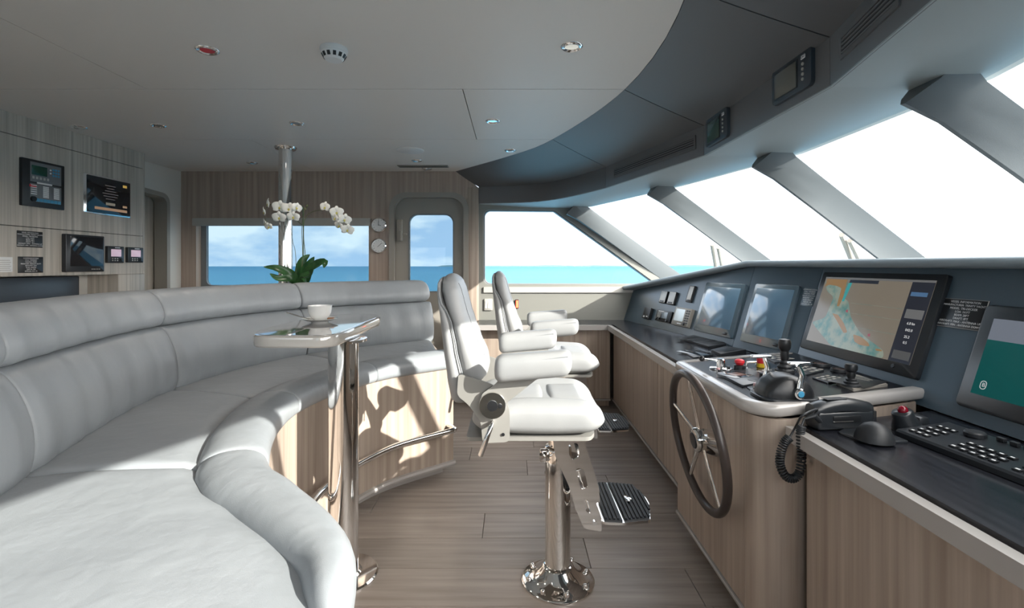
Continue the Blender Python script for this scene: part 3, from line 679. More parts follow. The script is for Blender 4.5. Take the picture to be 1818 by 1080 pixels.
obj('bowl', B().lathe([(0, .0075), (.026, .0075), (.027, .013), (.040, .024), (.050, .045), (.053, .072), (.0545, .078), (.0515, .078), (.049, .050), (.038, .030), (0, .024)], Mc, 48), MT['porcelain'], CU)
hp = [V((.050, 0, .066)), V((.066, 0, .068)), V((.076, 0, .057)), V((.070, 0, .042)), V((.052, 0, .034)), V((.045, 0, .032))]
rot = Matrix.Translation(Mc.translation) @ Matrix.Rotation(math.radians(75), 4, 'Z')
obj('handle', B().tube([rot @ p for p in hp], .005, 8), MT['porcelain'], CU)
SP = thing('teaspoon', (c0.x-.05, c0.y-.02, 1.06), 'steel teaspoon leaning on the left of the saucer', 'spoon')
d = V((-1, -.12, .33)).normalized(); p0 = V((c0.x-.036, c0.y-.042, 1.061))
obj('spoon', B().tube([p0, p0+d*.05, p0+d*.10], lambda f: .0022+.0015*f, 8).ball(tuple(p0-V((-.004, 0, -.001))), .011, 12, (1.4, .9, .3)), MT['steel'], SP)
BI = thing('biscuit', (c0.x+.05, c0.y-.01, 1.06), 'small brown biscuit on the right of the saucer', 'biscuit')
obj('biscuit', B().box((c0.x+.0585, c0.y-.022, 1.0612), (.028, .016, .008), .002), mat('biscuit_brown', (.35, .16, .08), .7), BI)

# ================================================================== HELM CHAIRS (local: +X is forward)
CH = thing('helm_chair', (0, 0, 0), 'light grey leather helm chair nearer the viewer, behind the wheel', 'chair', 'leather helm chairs', local=True)
def add(name, b, m, parent=None, smooth=50, **k): return obj(name, b, MT[m] if isinstance(m, str) else m, parent or CH, smooth, **k)
fl2 = add('base_flange', B().lathe([(0, 0), (.150, 0), (.150, .008), (.144, .013), (.128, .016), (.105, .026), (.080, .044), (.066, .062), (.058, .070), (0, .070)], None, 64), 'steel')
for k in range(8):
    a = 2*PI*k/8+.2; add('bolt', B().lathe([(0, .010), (.0095, .010), (.0095, .022), (.006, .026), (0, .026)], Matrix.Translation((.124*math.cos(a), .124*math.sin(a), .004)), 12), 'steel', fl2)
add('column', B().lathe([(0, .05), (.0525, .05), (.0525, .555), (0, .555)], None, 48), 'steel')
add('collar', B().lathe([(0, .50), (.0565, .50), (.0565, .548), (.052, .556), (.040, .558), (.040, .645), (0, .645)], None, 40).box((-.062, -.03, .53), (.03, .03, .05), .006).tube([(-.06, -.045, .53), (-.075, -.075, .535), (-.075, -.10, .56)], .007, 10), 'steel')
add('swivel_plate', B().box((0, 0, .645), (.20, .22, .012), .003), 'steel')
rail = rounded([(-.36, -.215), (.10, -.215), (.125, -.16), (.125, .16), (.10, .215), (-.36, .215)], .02)
add('seat_plate', B().prism(rail, .654, .668), 'bracket')
# seat: outer bolstered cushion with sewn centre pads
def seat_sec(x, e, ins=0):
    zb, ztp = .672, .800; hw = .238-ins
    fx = (x+.33)/.49; zb = .680-.018*math.sin(PI*min(1, fx)*.9); ztp = .792+.016*math.sin(PI*fx)
    cz = (zb+ztp)/2; hh = (ztp-zb)/2; sec = []
    for k in range(44):
        a = 2*PI*k/44; cx, s_ = math.cos(a), math.sin(a)
        y = hw*math.copysign(abs(cx)**.45, cx); z = hh*math.copysign(abs(s_)**.62, s_)
        if s_ > 0: z -= .026*max(0, 1-(y/.165)**4)          # dished middle between the bolsters
        sec.append(V((x, y*(.72+.28*e)*1.0, cz+z*e-(.012*(1-e)))))
    return sec
secs = []
for k in range(31):
    u = k/30; x = -.34+.50*(1-math.cos(PI*u))/2; e = math.sqrt(max(.0004, 1-((x+.34-.07)/.07)**2)) if x < -.27 else (math.sqrt(max(.0004, 1-((x-.075)/.0851)**2)) if x > .075 else 1)
    secs.append(seat_sec(x, max(.02, e)))
sc1 = add('seat_cushion', B().loft(secs), 'leather')
for xa, xb in ((-.25, -.055), (-.05, .10)):
    b = B(); secs = []
    for k in range(11):
        x = xa+(xb-xa)*k/10; e = ends(k/10, .16); secs.append([V((x, y, .772)) for y in (.15, )]+[V((x, .15-.30*j/12, .778+.016*e*(1-abs(2*j/12-1)**5)-.004)) for j in range(13)]+[V((x, -.15, .772))])
    b.loft(secs); add('seat_pad', b, 'leather')
for s in (-1, 1):
    add('piping', B().tube([V((-.30+.40*k/16, s*(.229-.004*0), .758+.010*math.sin(PI*k/16))) for k in range(17)], .0028, 6), 'pipe', sc1)
# backrest, swept upward
def bsec_(z, x0, x1, hw, e=.55, ex2=.75):
    cx, hx = (x0+x1)/2, (x1-x0)/2; r = []
    for k in range(36):
        a = 2*PI*k/36; c, s_ = math.cos(a), math.sin(a)
        r.append(V((cx+hx*math.copysign(abs(c)**ex2, c), hw*math.copysign(abs(s_)**e, s_), z)))
    return r
def lerp_tab(tab, z):
    for a, c in zip(tab, tab[1:]):
        if a[0] <= z <= c[0]:
            f = (z-a[0])/(c[0]-a[0]); f = f*f*(3-2*f)*.4+f*.6; return [a[i]+(c[i]-a[i])*f for i in range(1, len(a))]
    return list(tab[-1][1:])
SHELL = [(.785, -.420, -.352, .180), (.80, -.430, -.346, .205), (.88, -.442, -.360, .222), (1.0, -.456, -.386, .224), (1.09, -.466, -.405, .215), (1.13, -.470, -.422, .209), (1.16, -.473, -.446, .205), (1.20, -.476, -.454, .198), (1.235, -.476, -.456, .184), (1.252, -.470, -.456, .15), (1.259, -.464, -.458, .09)]
CUSH = [(.858, -.385, -.325, .16), (.864, -.390, -.300, .195), (.885, -.395, -.283, .214), (.93, -.400, -.290, .221), (1.0, -.410, -.322, .221), (1.08, -.424, -.350, .214), (1.13, -.442, -.366, .207), (1.17, -.456, -.376, .202), (1.21, -.466, -.386, .196), (1.24, -.466, -.398, .178), (1.256, -.460, -.410, .148), (1.267, -.450, -.422, .095), (1.271, -.442, -.430, .03)]
zz = lambda tab, n: [tab[0][0]+(tab[-1][0]-tab[0][0])*(1-math.cos(PI*k/n))/2 for k in range(n+1)]
add('back_shell', B().loft([bsec_(z, *lerp_tab(SHELL, z)) for z in zz(SHELL, 34)]), 'leather')
bc = add('back_cushion', B().loft([bsec_(z, *lerp_tab(CUSH, z)) for z in zz(CUSH, 40)]), 'leather')
for s in (-1, 1):
    pp = []
    for k in range(40):
        z = .80+(1.22-.80)*k/39; q = lerp_tab(SHELL, z); pp.append(V((q[1]-.010, s*(q[2]*.99), z)))
    add('piping', B().tube(pp, .0035, 6), 'pipe', bc)
    pp = []
    for k in range(26):
        z = .95+(1.235-.95)*k/25; q = lerp_tab(CUSH, z); yy = .095+.02*(k/25); hw = q[2]; fr_ = max(0, 1-(min(1, yy/hw))**(1/.55*1.0)); cx, hx = (q[0]+q[1])/2, (q[1]-q[0])/2
        sn = min(1, (yy/hw))**(1/.55); cs = math.sqrt(max(0, 1-sn*sn)); pp.append(V((cx+hx*cs**.75+.0005, s*yy, z)))
    add('stitch_seam', B().tube(pp, .0013, 6), 'pipe', bc)
# side brackets, recliner hub, lever
PL = rounded([(-.385, .905), (-.37, .905), (-.262, .872), (-.215, .835), (-.198, .77), (-.198, .662), (-.297, .658), (-.303, .735), (-.35, .80), (-.39, .83)], .02)
Mx = lambda y: Matrix(((1, 0, 0, 0), (0, 0, 1, y), (0, 1, 0, 0), (0, 0, 0, 1)))
for s in (-1, 1):
    y = s*.243
    br = add('side_bracket', B().holes(PL, [], -.005, .005, Mx(y)), 'bracket')
    add('screw', B().cyl((-.222, y+s*.004, .69), (-.222, y+s*.009, .69), .006, 12), 'black', br)
    M = Matrix.Translation((-.26, y+s*.006, .80)) @ Matrix.Rotation(-s*PI/2, 4, 'X')
    hb = add('recliner_hub', B().lathe([(0, 0), (.050, 0), (.050, .016), (.047, .022), (.0, .022)], M, 40), 'steel')
    add('hub_cap', B().lathe([(0, .021), (.019, .021), (.019, .026), (0, .027)], M, 24), 'black', hb)
    add('hub_screw', B().lathe([(0, .021), (.008, .021), (.008, .027), (0, .028)], M @ Matrix.Translation((.027, 0, 0)), 16), 'black', hb)
    ab = rounded([(-.30, .80), (-.22, .80), (-.10, .895), (-.02, .905), (-.02, .925), (-.22, .925), (-.245, .88), (-.30, .84)], .012)
    arm = add('armrest', B(), 'leather')
    bpy.data.objects.remove(arm)
    b = B(); secs = []
    for k in range(25):
        u = k/24; x = -.252+.272*(1-math.cos(PI*u))/2; r = .03; e = math.sqrt(max(0, 1-((r-(x+.252))/r)**2)) if x < -.252+r else (math.sqrt(max(0, 1-((x-(.02-.034))/.034)**2)) if x > .02-.034 else 1)
        e = max(.05, e); zc = .934+.030*u+(.004*(1-e)); sec = []
        for j in range(26):
            a = 2*PI*j/26; c, s_ = math.cos(a), math.sin(a); hh = .046 if s_ > 0 else .050*(1.0-.10*u)
            sec.append(V((x, s*.285+.045*math.copysign(abs(c)**.6, c)*(.55+.45*e), zc+hh*(.45+.55*e if e > .3 else e*2)*math.copysign(abs(s_)**.7, s_))))
        secs.append(sec)
    arm = add('armrest', b.loft(secs), 'leather')
    add('arm_bracket', B().holes(ab, [], -.004, .004, Mx(s*.262)), 'bracket')
    add('piping', B().tube([V((-.235+.24*k/12, s*.285-.0405, .958+.028*k/12)) for k in range(13)], .002, 6), 'pipe', arm)
add('lever', B().tube([(-.262, -.248, .735), (-.262, -.275, .735), (-.266, -.285, .728), (-.283, -.287, .68), (-.302, -.287, .628)], lambda f: .008 if f < .4 else .0095, 12), 'chrome')
# footrest hanger and ribbed step
hg = [(-.03, .64), (.09, .64), (.098, .60), (.125, .52), (.155, .42), (.166, .25), (.094, .262), (.062, .34), (.035, .43), (-.02, .55)]
h1_ = rounded([(.035, .60), (.072, .60), (.078, .55), (.05, .53), (.035, .555)], .012); h2_ = rounded([(.062, .50), (.092, .50), (.112, .425), (.082, .415)], .012); h3_ = rounded([(.092, .385), (.112, .37), (.122, .32), (.102, .33)], .008)
for y in (-.085, .085):
    hb = add('footrest_hanger', B().holes(rounded(hg, .01), [h1_, h2_, h3_], -.004, .004, Mx(y)), 'steel')
    add('bolt', B().cyl((.136, y-.012, .285), (.136, y+.012, .285), .009, 14), 'chrome', hb)
add('cross_tube', B().cyl((.136, -.085, .285), (.136, .085, .285), .007, 12).cyl((.075, -.085, .36), (.075, .085, .36), .007, 12), 'steel')
fp = rounded([(.155, -.165), (.235, -.172), (.340, -.15), (.372, -.02), (.372, .03), (.340, .155), (.235, .172), (.155, .165)], .012)
ft = add('footrest_step', B().prism(fp, .318, .328), 'chrome')
def clip_rib(x): # usable half length of a rib at x
    if x < .235: return .158+(x-.165)/.07*.006
    if x < .34: return .164-(x-.235)/.105*.022
    return .142-(x-.34)/.03*.11
for xa, xb in ((.163, .231), (.239, .366)):
    poly = [(xa, -clip_rib(xa)), (xb, -clip_rib(xb))]
    if xb > .34: poly = [(xa, -clip_rib(xa)), (.34, -clip_rib(.34)), (xb, -clip_rib(xb)), (xb, clip_rib(xb)), (.34, clip_rib(.34)), (xa, clip_rib(xa))]
    else: poly += [(xb, clip_rib(xb)), (xa, clip_rib(xa))]
    b = B(); b.prism(poly, .328, .333); x = xa+.007
    while x < xb-.004:
        L_ = clip_rib(x)-.006; b.box((x, 0, .335), (.0085, 2*L_, .006), .0015, 1); x += .0155
    mt2 = add('tread_mat', b, 'rubber', ft, 30)
add('badge', B().box((.285, .0, .3395), (.016, .05, .003), .001).box((.297, .0, .3395), (.012, .02, .003), .001), 'chrome', ft)
CH.location = (.19, 2.005, 0)
index_kids()
C2 = copy_tree(CH); C2.location = (.355, 3.03, 0); C2['label'] = 'light grey leather helm chair farther away, in front of the far window'
for o_ in (CH, C2): del o_['_local']

# ================================================================== STEERING WHEEL
WH = thing('steering_wheel', (.79, 1.95, .593), 'ship steering wheel with dark leather rim and five steel spokes', 'wheel')
ang = math.radians(8); wx = V((math.cos(0)*0, 1, 0)); wu = V((-math.sin(ang), 0, math.cos(ang))); wn_ = V((-math.cos(ang), 0, -math.sin(ang)))
wc = V((.744, 1.95, .60))
def wp(a, r, d=0): return wc+wx*(math.cos(a)*r)+wu*(math.sin(a)*r)+wn_*d
rimo = obj('rim', B().tube([wp(2*PI*k/72, .266) for k in range(72)], .0165, 14, loop=True), MT['wheel'], WH, 60)
for k in range(5):
    a = math.radians(90+72*k); P = [wp(a, .03, -.012), wp(a, .06, -.016), wp(a, .18, -.008), wp(a, .26, 0)]
    b = B(); secs = []
    for j in range(9):
        r = .03+.232*j/8; wdt = .017-.007*j/8; dpt = -.014*(1-j/8)
        c = wp(a, r, dpt); tdir = -wx*math.sin(a)+wu*math.cos(a)
        secs.append([c+tdir*wdt*math.cos(q)+wn_*.0065*math.sin(q) for q in [2*PI*m/12 for m in range(12)]])
    obj('spoke', b.loft(secs), MT['steel'], WH, 60)
Mh = Matrix((wx.normalized(), wu.cross(V((0, 1, 0))).normalized()*0+wu, wn_)).transposed().to_4x4(); Mh.translation = wc
obj('hub', B().lathe([(0, -.02), (.048, -.02), (.050, .0), (.045, .010), (.036, .013), (0, .013)], Mh, 40), MT['steel'], WH)
obj('horn_button', B().lathe([(0, .012), (.032, .012), (.030, .017), (0, .018)], Mh, 32), MT['black'], WH)
obj('hub_housing', B().cyl(wc-wn_*.02, V((.822, 1.95, .583)), .044, 36, .052), MT['steel'], WH)
# ================================================================== INSTRUMENTS ON THE DASH FACETS
def panel(name, f, label, cat, dep=.012, m='bezel', r=.006, group=None, bname='housing'):
    t = thing(name, f.o, label, cat, group); b = B()
    b.rprism(rrect(f.w, f.h, r, 4), -.004, dep, min(.003, dep*.4), f.M()); obj(bname, b, MT[m], t, 40); return t
def inset(name, f, t, x, y, w_, h_, z, m, r=.002, th=.0012):
    """a thin rectangle placed by fractions of the panel (x, y from the centre, -0.5..0.5)"""
    b = B(); b.rprism(rrect(w_*f.w, h_*f.h, min(r, w_*f.w*.45, h_*f.h*.45), 3), z, z+th, th*.4, f.M(x*f.w, y*f.h)); return obj(name, b, MT[m] if isinstance(m, str) else m, t, 40)
def knob(name, f, t, x, y, r, z, hgt, m='black'):
    return obj(name, B().lathe([(0, z), (r, z), (r*.92, z+hgt), (0, z+hgt)], f.M(x*f.w, y*f.h), 20), MT[m], t)
d1, d2, d3 = DP[0], DP[1], DP[2]
# switches and small displays, facet 1
for q, lab in (([(1177.5, 518), (1190, 518), (1183, 540), (1173, 538)], 'pale cover of a small wiper switch, left of a matching pair'), ([(1192.5, 519), (1205, 520), (1199, 543), (1186.7, 541)], 'pale cover of a small wiper switch, right of a matching pair')):
    f = pix(d1, q); t = panel('switch_module', f, lab, 'switch', .02, 'black', group='paired pale switches on the far dash'); inset('cover_plate', f, t, 0, .02, .9, .92, .02, 'white'); inset('display_slot', f, t, 0, -.36, .6, .12, .0212, 'black')
f = pix(d1, [(1226, 509), (1237.5, 508), (1229, 538), (1220, 537)]); t = panel('tall_switch', f, 'tall narrow pale switch module above the gauges', 'switch', .015, 'black')
inset('cover_plate', f, t, 0, .04, .7, .84, .015, 'white'); inset('display_slot', f, t, 0, -.40, .5, .10, .0162, 'black')
f = pix(d1, [(1148, 547), (1160, 548), (1157.5, 568), (1145.4, 567)]); t = panel('alarm_unit', f, 'small black alarm unit at the far end of the dash', 'instrument', .03, 'black')
inset('grille', f, t, 0, .12, .75, .62, .03, 'rubber'); inset('indicator', f, t, -.22, -.34, .22, .14, .03, 'ink'); inset('indicator', f, t, .2, -.3, .22, .08, .03, 'white')
f = pix(d1, [(1170, 550), (1196, 555), (1192, 575), (1166, 570)]); t = panel('marine_radio', f, 'black marine radio with a small screen and knobs', 'radio', .018, 'black')
inset('screen', f, t, .08, .08, .36, .55, .018, mat('radio_lcd', (.25, .3, .34), .2)); inset('keypad', f, t, .36, .1, .16, .62, .018, 'rubber')
inset('print_strip', f, t, -.2, .38, .4, .08, .018, 'ink'); knob('knob', f, t, -.36, -.26, .010, .018, .012); knob('knob', f, t, -.2, -.28, .010, .018, .012); knob('knob', f, t, .34, -.33, .012, .018, .014)
for k in range(4): inset('key', f, t, -.3+.0*k, .22-.12*k, .22, .06, .018, 'framelight')
f = pix(d1, [(1204, 547), (1233, 550), (1226, 584), (1197, 577.5)]); t = panel('navigation_display', f, 'grey square display with a pale screen and key column', 'display', .028, 'frame')
inset('screen', f, t, -.13, .08, .56, .66, .028, mat('pale_lcd', (.55, .62, .66), .15, emit=(.6, .7, .75), es=.15)); inset('print_strip', f, t, -.02, -.38, .25, .06, .028, 'ink')
for k in range(6): inset('key', f, t, .27, .36-.13*k, .10, .08, .028, 'black')
for k in range(6): inset('key', f, t, .40, .36-.13*k, .10, .08, .028, 'black')
knob('knob', f, t, .27, -.37, .010, .028, .008)
# monitors
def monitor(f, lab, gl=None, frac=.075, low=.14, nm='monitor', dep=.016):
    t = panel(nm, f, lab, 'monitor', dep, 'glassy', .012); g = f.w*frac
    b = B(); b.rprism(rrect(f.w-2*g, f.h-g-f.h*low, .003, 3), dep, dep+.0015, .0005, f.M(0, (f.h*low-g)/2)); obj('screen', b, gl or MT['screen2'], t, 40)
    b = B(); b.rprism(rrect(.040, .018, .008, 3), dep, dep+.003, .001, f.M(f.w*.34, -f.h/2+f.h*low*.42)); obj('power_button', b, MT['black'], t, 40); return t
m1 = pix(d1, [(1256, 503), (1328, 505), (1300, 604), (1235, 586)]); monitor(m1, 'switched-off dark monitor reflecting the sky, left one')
m2 = pix(d2, [(1347, 505), (1424, 509), (1391, 625), (1315, 605)]); monitor(m2, 'switched-off dark monitor reflecting the sky, left of the chart screen')
# chart monitor
f = pix(d3, [(1469, 482), (1689, 494), (1635, 678), (1425, 618)]); t = panel('chart_monitor', f, 'large monitor showing a sea chart of islands', 'monitor', .018, 'bezel', .012)
sf_ = pix(d3, [(1472, 496), (1673, 498), (1622, 652), (1438, 605)])
def scr(name, col, es=.5, rough=.12): return mat(name, tuple(c*.35 for c in col), rough, spec=.5, emit=col, es=es)
cm = noise_mix(scr('chart_paper', (.16, .135, .105), .42), (.05, .045, .035), (.055, .05, .042), 3)
Z0 = .018
b = B(); b.rprism(rrect(sf_.w, sf_.h, .002, 2), Z0, Z0+.001, .0003, sf_.M()); obj('screen', b, cm, t, 0)
def patch(name, poly, z, m):       # polygon in screen fractions 0..1 from the top left
    b = B(); P = [((x-.5)*sf_.w, (.5-y)*sf_.h) for x, y in poly]; b.holes(P, [], z, z+.0003, sf_.M()); return obj(name, b, m, t, 0)
teal = noise_mix(scr('chart_shallows', (.10, .20, .19), .42), (.025, .06, .055), (.075, .085, .068), 22, (1, 1, 1), 6, .35, .6); orange = scr('chart_land', (.22, .125, .05), .42); dark = scr('chart_sidebar', (.02, .022, .03), .4)
nt = teal.node_tree; rr_ = [x for x in nt.nodes if x.type == 'VALTORGB'][0]; nt.links.new(rr_.outputs[0], nt.nodes['Principled BSDF'].inputs['Emission Color']); nt.nodes['Principled BSDF'].inputs['Emission Strength'].default_value = 1.1
patch('chart_shallows', rounded([(0, .06), (.26, .05), (.27, .30), (.33, .34), (.40, .55), (.52, .72), (.62, .80), (.78, .90), (.80, 1), (.30, 1), (.10, .82), (.0, .72), (.14, .62), (.16, .30), (.06, .22)], .04, 3), Z0+.001, teal)
patch('chart_deep_strip', [(.27, .08), (.31, .07), (.285, .35), (.262, .35)], Z0+.0012, scr('chart_teal', (.04, .25, .25), .4))
for poly in ([(.02, .02), (.25, .02), (.262, .30), (.25, .43), (.225, .43), (.215, .16), (.15, .13), (.06, .12), (.02, .16)], [(.20, .54), (.27, .55), (.36, .66), (.42, .77), (.385, .79), (.30, .67), (.24, .59)],
             [(.48, .78), (.56, .79), (.64, .85), (.66, .89), (.57, .90), (.51, .87)], [(.71, .90), (.76, .895), (.775, .915), (.72, .925)]): patch('chart_land', rounded(poly, .015, 2), Z0+.0013, orange)
patch('chart_sidebar', [(.835, .0), (1, .0), (1, 1), (.835, 1)], Z0+.0012, dark); patch('chart_toolbar', [(.0, .0), (1, .0), (1, .028), (.0, .028)], Z0+.0014, scr('chart_toolbar_grey', (.12, .12, .12), .4)); patch('chart_menu', [(.28, .03), (.56, .03), (.56, .075), (.28, .075)], Z0+.0014, dark)
patch('sidebar_box', [(.855, .36), (.985, .36), (.985, .47), (.855, .47)], Z0+.0015, scr('sidebar_grey', (.12, .12, .12), .4)); patch('sidebar_box', [(.855, .86), (.985, .86), (.985, .96), (.855, .96)], Z0+.0015, scr('sidebar_grey2', (.07, .07, .07), .4)); patch('sidebar_box', [(.85, .15), (.97, .15), (.97, .20), (.85, .20)], Z0+.0015, scr('sidebar_blue', (.05, .10, .18), .5))
for yy in (.36, .50, .68): patch('chart_line', [(.36, yy), (.83, yy+.004), (.83, yy+.007), (.36, yy+.003)], Z0+.0014, teal)
for px_, py_ in ((.335, .47), (.61, .74)): patch('chart_marker', [(px_, py_), (px_+.02, py_-.012), (px_+.026, py_+.03), (px_+.004, py_+.025)], Z0+.0016, scr('chart_red', (.25, .06, .08), .4))
ink = scr('screen_text', (.3, .3, .3), .6)
for s_, yy in (('6.0 kn', .53), ('042.0', .61), ('25.2', .69), ('0.5', .76)): text('screen_text', s_, .016, sf_.M(.42*sf_.w, (.5-yy)*sf_.h, Z0+.002), ink, t)
b = B(); b.lathe([(0, Z0), (.009, Z0), (.008, Z0+.003), (0, Z0+.003)], f.M(f.w*.34, -f.h*.43), 16); obj('power_button', b, MT['black'], t)
# near teal screen
near = Fr(d3.o, d3.r, d3.u)
f = pix(near, [(1772, 527), (1900, 530), (1900, 790), (1694, 721)]); BLp = on_pl(1700, 719, near.o, near.n); TLp = on_pl(1764, 543, near.o, near.n)
f = Fr(BLp, near.r, near.u); hgt = (TLp-BLp).dot(near.u); f.o = BLp+near.r*.33+near.u*hgt/2+near.n*.0; f.w, f.h = .66, hgt
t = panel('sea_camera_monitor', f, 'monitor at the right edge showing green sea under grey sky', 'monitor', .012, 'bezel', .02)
p_ = Fr(near.o+near.n*.012, near.r, near.u); a = on_pl(1723, 697, p_.o, p_.n); c = on_pl(1767, 566, p_.o, p_.n); hz_ = on_pl(1756, 603, p_.o, p_.n)
wS = .58; hS = (c-a).dot(near.u); oc = a+near.r*wS/2
sg = Fr(oc, near.r, near.u)
green = noise_mix(scr('screen_sea', (.003, .045, .043), .6), (.0, .012, .012), (.0, .022, .02), 1, (30, 30, 120), 4); green.node_tree.nodes['Principled BSDF'].inputs['Emission Strength'].default_value = .55
hz2 = (hz_-a).dot(near.u)
b = B(); b.rprism([(-wS/2, 0), (wS/2, 0), (wS/2, hz2), (-wS/2, hz2)], 0, .0012, .0003, sg.M()); obj('screen_sea', b, green, t, 0)
b = B(); b.rprism([(-wS/2, hz2), (wS/2, hz2), (wS/2, hS), (-wS/2, hS)], 0, .0012, .0003, sg.M()); obj('screen_sky', b, scr('screen_sky', (.07, .078, .095), .8), t, 0)
b = B(); b.holes(rrect(.022, .030, .01, 4), [rrect(.017, .025, .008, 4)], .0012, .0016, sg.M(-wS/2+.035, .035)); obj('screen_emblem', b, ink, t, 0)
text('screen_text', 'B', .02, sg.M(-wS/2+.036, .035, .0012), ink, t); 
# plaques
VES = ['VESSEL INFORMATION', 'MANUFACTURER: TRINITY YACHTS', 'MODEL: TRI-DECKER', 'LOA: 161FT', 'BEAM: 28FT', 'DRAFT: 8FT', 'AIRDRAFT: MAX - ANTENNA UP', 'AIRDRAFT: MIN - ANTENNA DOWN']
SAF = ['COMMUNICATIONS', 'CALL: WHISKEY', 'HAILING: PORT', 'MANAGER: FREIGHT DUTY', 'REGISTRY: CAY', 'FLAG: MARSH', 'SHIP ID: 538', 'OFFICIAL NO: 70']
def plaque(pl, q, lab, lines, dep=.003, edge=None, m='black'):
    f = pix(pl, q); t = panel('information_plaque', f, lab, 'plaque', dep, m, .002, bname='plate')
    n = len(lines); sz = f.h/(n+.8)*.92
    for k, s_ in enumerate(lines):
        text('lettering', s_, min(sz, f.w/(len(s_)*.56+.5)), f.M(0, f.h*(.5-(k+.9)/(n+.8)), dep), MT['ink'], t, .0003)
    if edge:
        b = B(); b.box((f.w/2-.001, 0, dep), (.003, f.h, .002), M=f.M()); b.box((0, -f.h/2+.001, dep), (f.w, .0012, .001), M=f.M()); b.box((0, f.h/2-.001, dep), (f.w, .0012, .001), M=f.M()); obj('plate_edge', b, MT['framelight'], t, 0)
    return t
plaque(d3, [(1680, 529), (1758.5, 536), (1740.7, 589), (1664.4, 578.5)], 'large black vessel information plaque right of the chart monitor', VES, edge=1)
plaque(d2, [(1431, 511), (1455, 513), (1441, 545), (1419, 542)], 'small information plaque left of the chart monitor', SAF, m='dash')
# ================================================================== FASCIA DISPLAYS AND VENTS
def fplane(t0):
    a, c = fa(t0), fa(t0+1); a = V((a.x, a.y, 1.92)); c = V((c.x, c.y, 1.92)); return Fr(a, (c-a).normalized(), V((0, 0, 1)))
f3 = fplane(3)
for q, lab in (([(1258, 211), (1296, 192), (1297, 244), (1258, 262)], 'engine display with a green screen, smaller one farther along the fascia'), ([(1377, 124), (1447, 84), (1448, 150), (1377, 190)], 'engine display with a grey screen, larger one nearer on the fascia')):
    f = pix(f3, q); t = panel('engine_display', f, lab, 'display', .016, 'slate', .02, 'engine displays on the overhead fascia')
    lcd = mat('lcd_tint', (.05, .09, .07) if 'green' in lab else (.16, .16, .14), .15)
    inset('lens_frame', f, t, -.12, 0, .62, .76, .016, 'black'); inset('screen', f, t, -.12, -.01, .56, .68, .0172, lcd)
    for k in range(4): knob('button', f, t, .32, .14-.13*k, .006, .016, .004, 'framelight')
    inset('badge', f, t, .32, .32, .10, .10, .016, 'ink'); text('badge_text', 'CAT', .012, f.M(.32*f.w, .32*f.h, .0175), MT['black'], t, .0003)
for t0, q, lab in ((2, [(1090, 303), (1236, 242), (1236, 265), (1090, 313)], 'long slotted air vent on the far fascia segment'), (4, [(1493, 62), (1600, -35), (1600, 12), (1493, 103)], 'long slotted air vent on the near fascia segment')):
    pl = fplane(t0); f = pix(pl, q); f.h = .082; f.o.z = 2.01; t = thing('air_vent', f.o, lab, 'vent', 'air vents on the overhead fascia')
    b = B(); b.holes(rrect(f.w, f.h, .006, 3), [rrect(f.w-.03, f.h-.03, .003, 3)], .0, .006, f.M()); obj('vent_frame', b, MT['slope'], t, 30)
    b = B(); b.prism(rrect(f.w-.028, f.h-.028, .003, 3), .0005, .0015, f.M()); obj('duct', b, MT['gap'], t, 0)
    for k in range(4):
        b = B(); b.box((0, 0, 0), (f.w-.03, .006, .006), .001, 1, M=f.M(0, -.02+.0133*k, .003)); obj('slat', b, MT['slope'], t)
# ================================================================== CEILING FITTINGS
DL = [((368, 89), 'chrome downlight with a reddish centre, nearest on the left of the ceiling'), ((1015, 83), 'chrome downlight nearest on the right, by the dark cove'), ((527, 219), 'chrome downlight in the second row, above the ceiling pole'),
      ((875, 215), 'chrome downlight in the second row, close to the dark cove'), ((906, 267), 'chrome downlight at the pale ceiling edge near the far cove corner'), ((281, 223), 'chrome downlight in the second row on the left'),
      ((140, 226), 'chrome downlight right beside the left veneer wall'), ((448, 289), 'small-looking downlight in the far row left of the pole'), ((740, 285), 'small-looking downlight in the far row above the clocks'), ((758, 300), 'small-looking downlight hard by the far wall')]
for (x, y), lab in DL:
    p = on_z(x, y, ZC); t = thing('downlight', p, lab, 'light', 'recessed chrome ceiling downlights'); M = Matrix.Translation(p) @ Matrix.Rotation(PI, 4, 'X')
    obj('trim_ring', B().lathe([(.028, -.004), (.028, .001), (.034, .006), (.040, .007), (.047, .003), (.049, -.001), (.049, -.004)], M, 36), MT['chrome'], t)
    if y < 280 and 300 < x < 700:
        ll = bpy.data.lights.new('added_fill_spot', 'SPOT'); ll.energy = 6; ll.color = (1, .86, .74); ll.spot_size = math.radians(165); ll.spot_blend = 1; ll.shadow_soft_size = .03  # fill spot added inside an unlit downlight to brighten the far room
        lo = bpy.data.objects.new('added_fill_spot', ll); COL.objects.link(lo); lo.location = (0, 0, -.012); lo.parent = t
    obj('reflector', B().lathe([(.0295, .002), (.018, -.001), (.0, -.001), (0, -.003), (.0295, -.003)], M, 28), MT['red'] if (x, y) == (368, 89) else MT['chrome'], t)
p = on_z(593, 86, ZC); t = thing('smoke_detector', p, 'round white smoke detector with dark slots on the ceiling', 'smoke detector'); M = Matrix.Translation(p) @ Matrix.Rotation(PI, 4, 'X')
obj('base', B().lathe([(0, -.002), (.056, -.002), (.058, .006), (.056, .020), (0, .020)], M, 40), MT['white'], t)
obj('sensing_chamber', B().lathe([(0, .018), (.053, .018), (.050, .028), (.040, .046), (.034, .052), (0, .054)], M, 40), MT['white'], t)
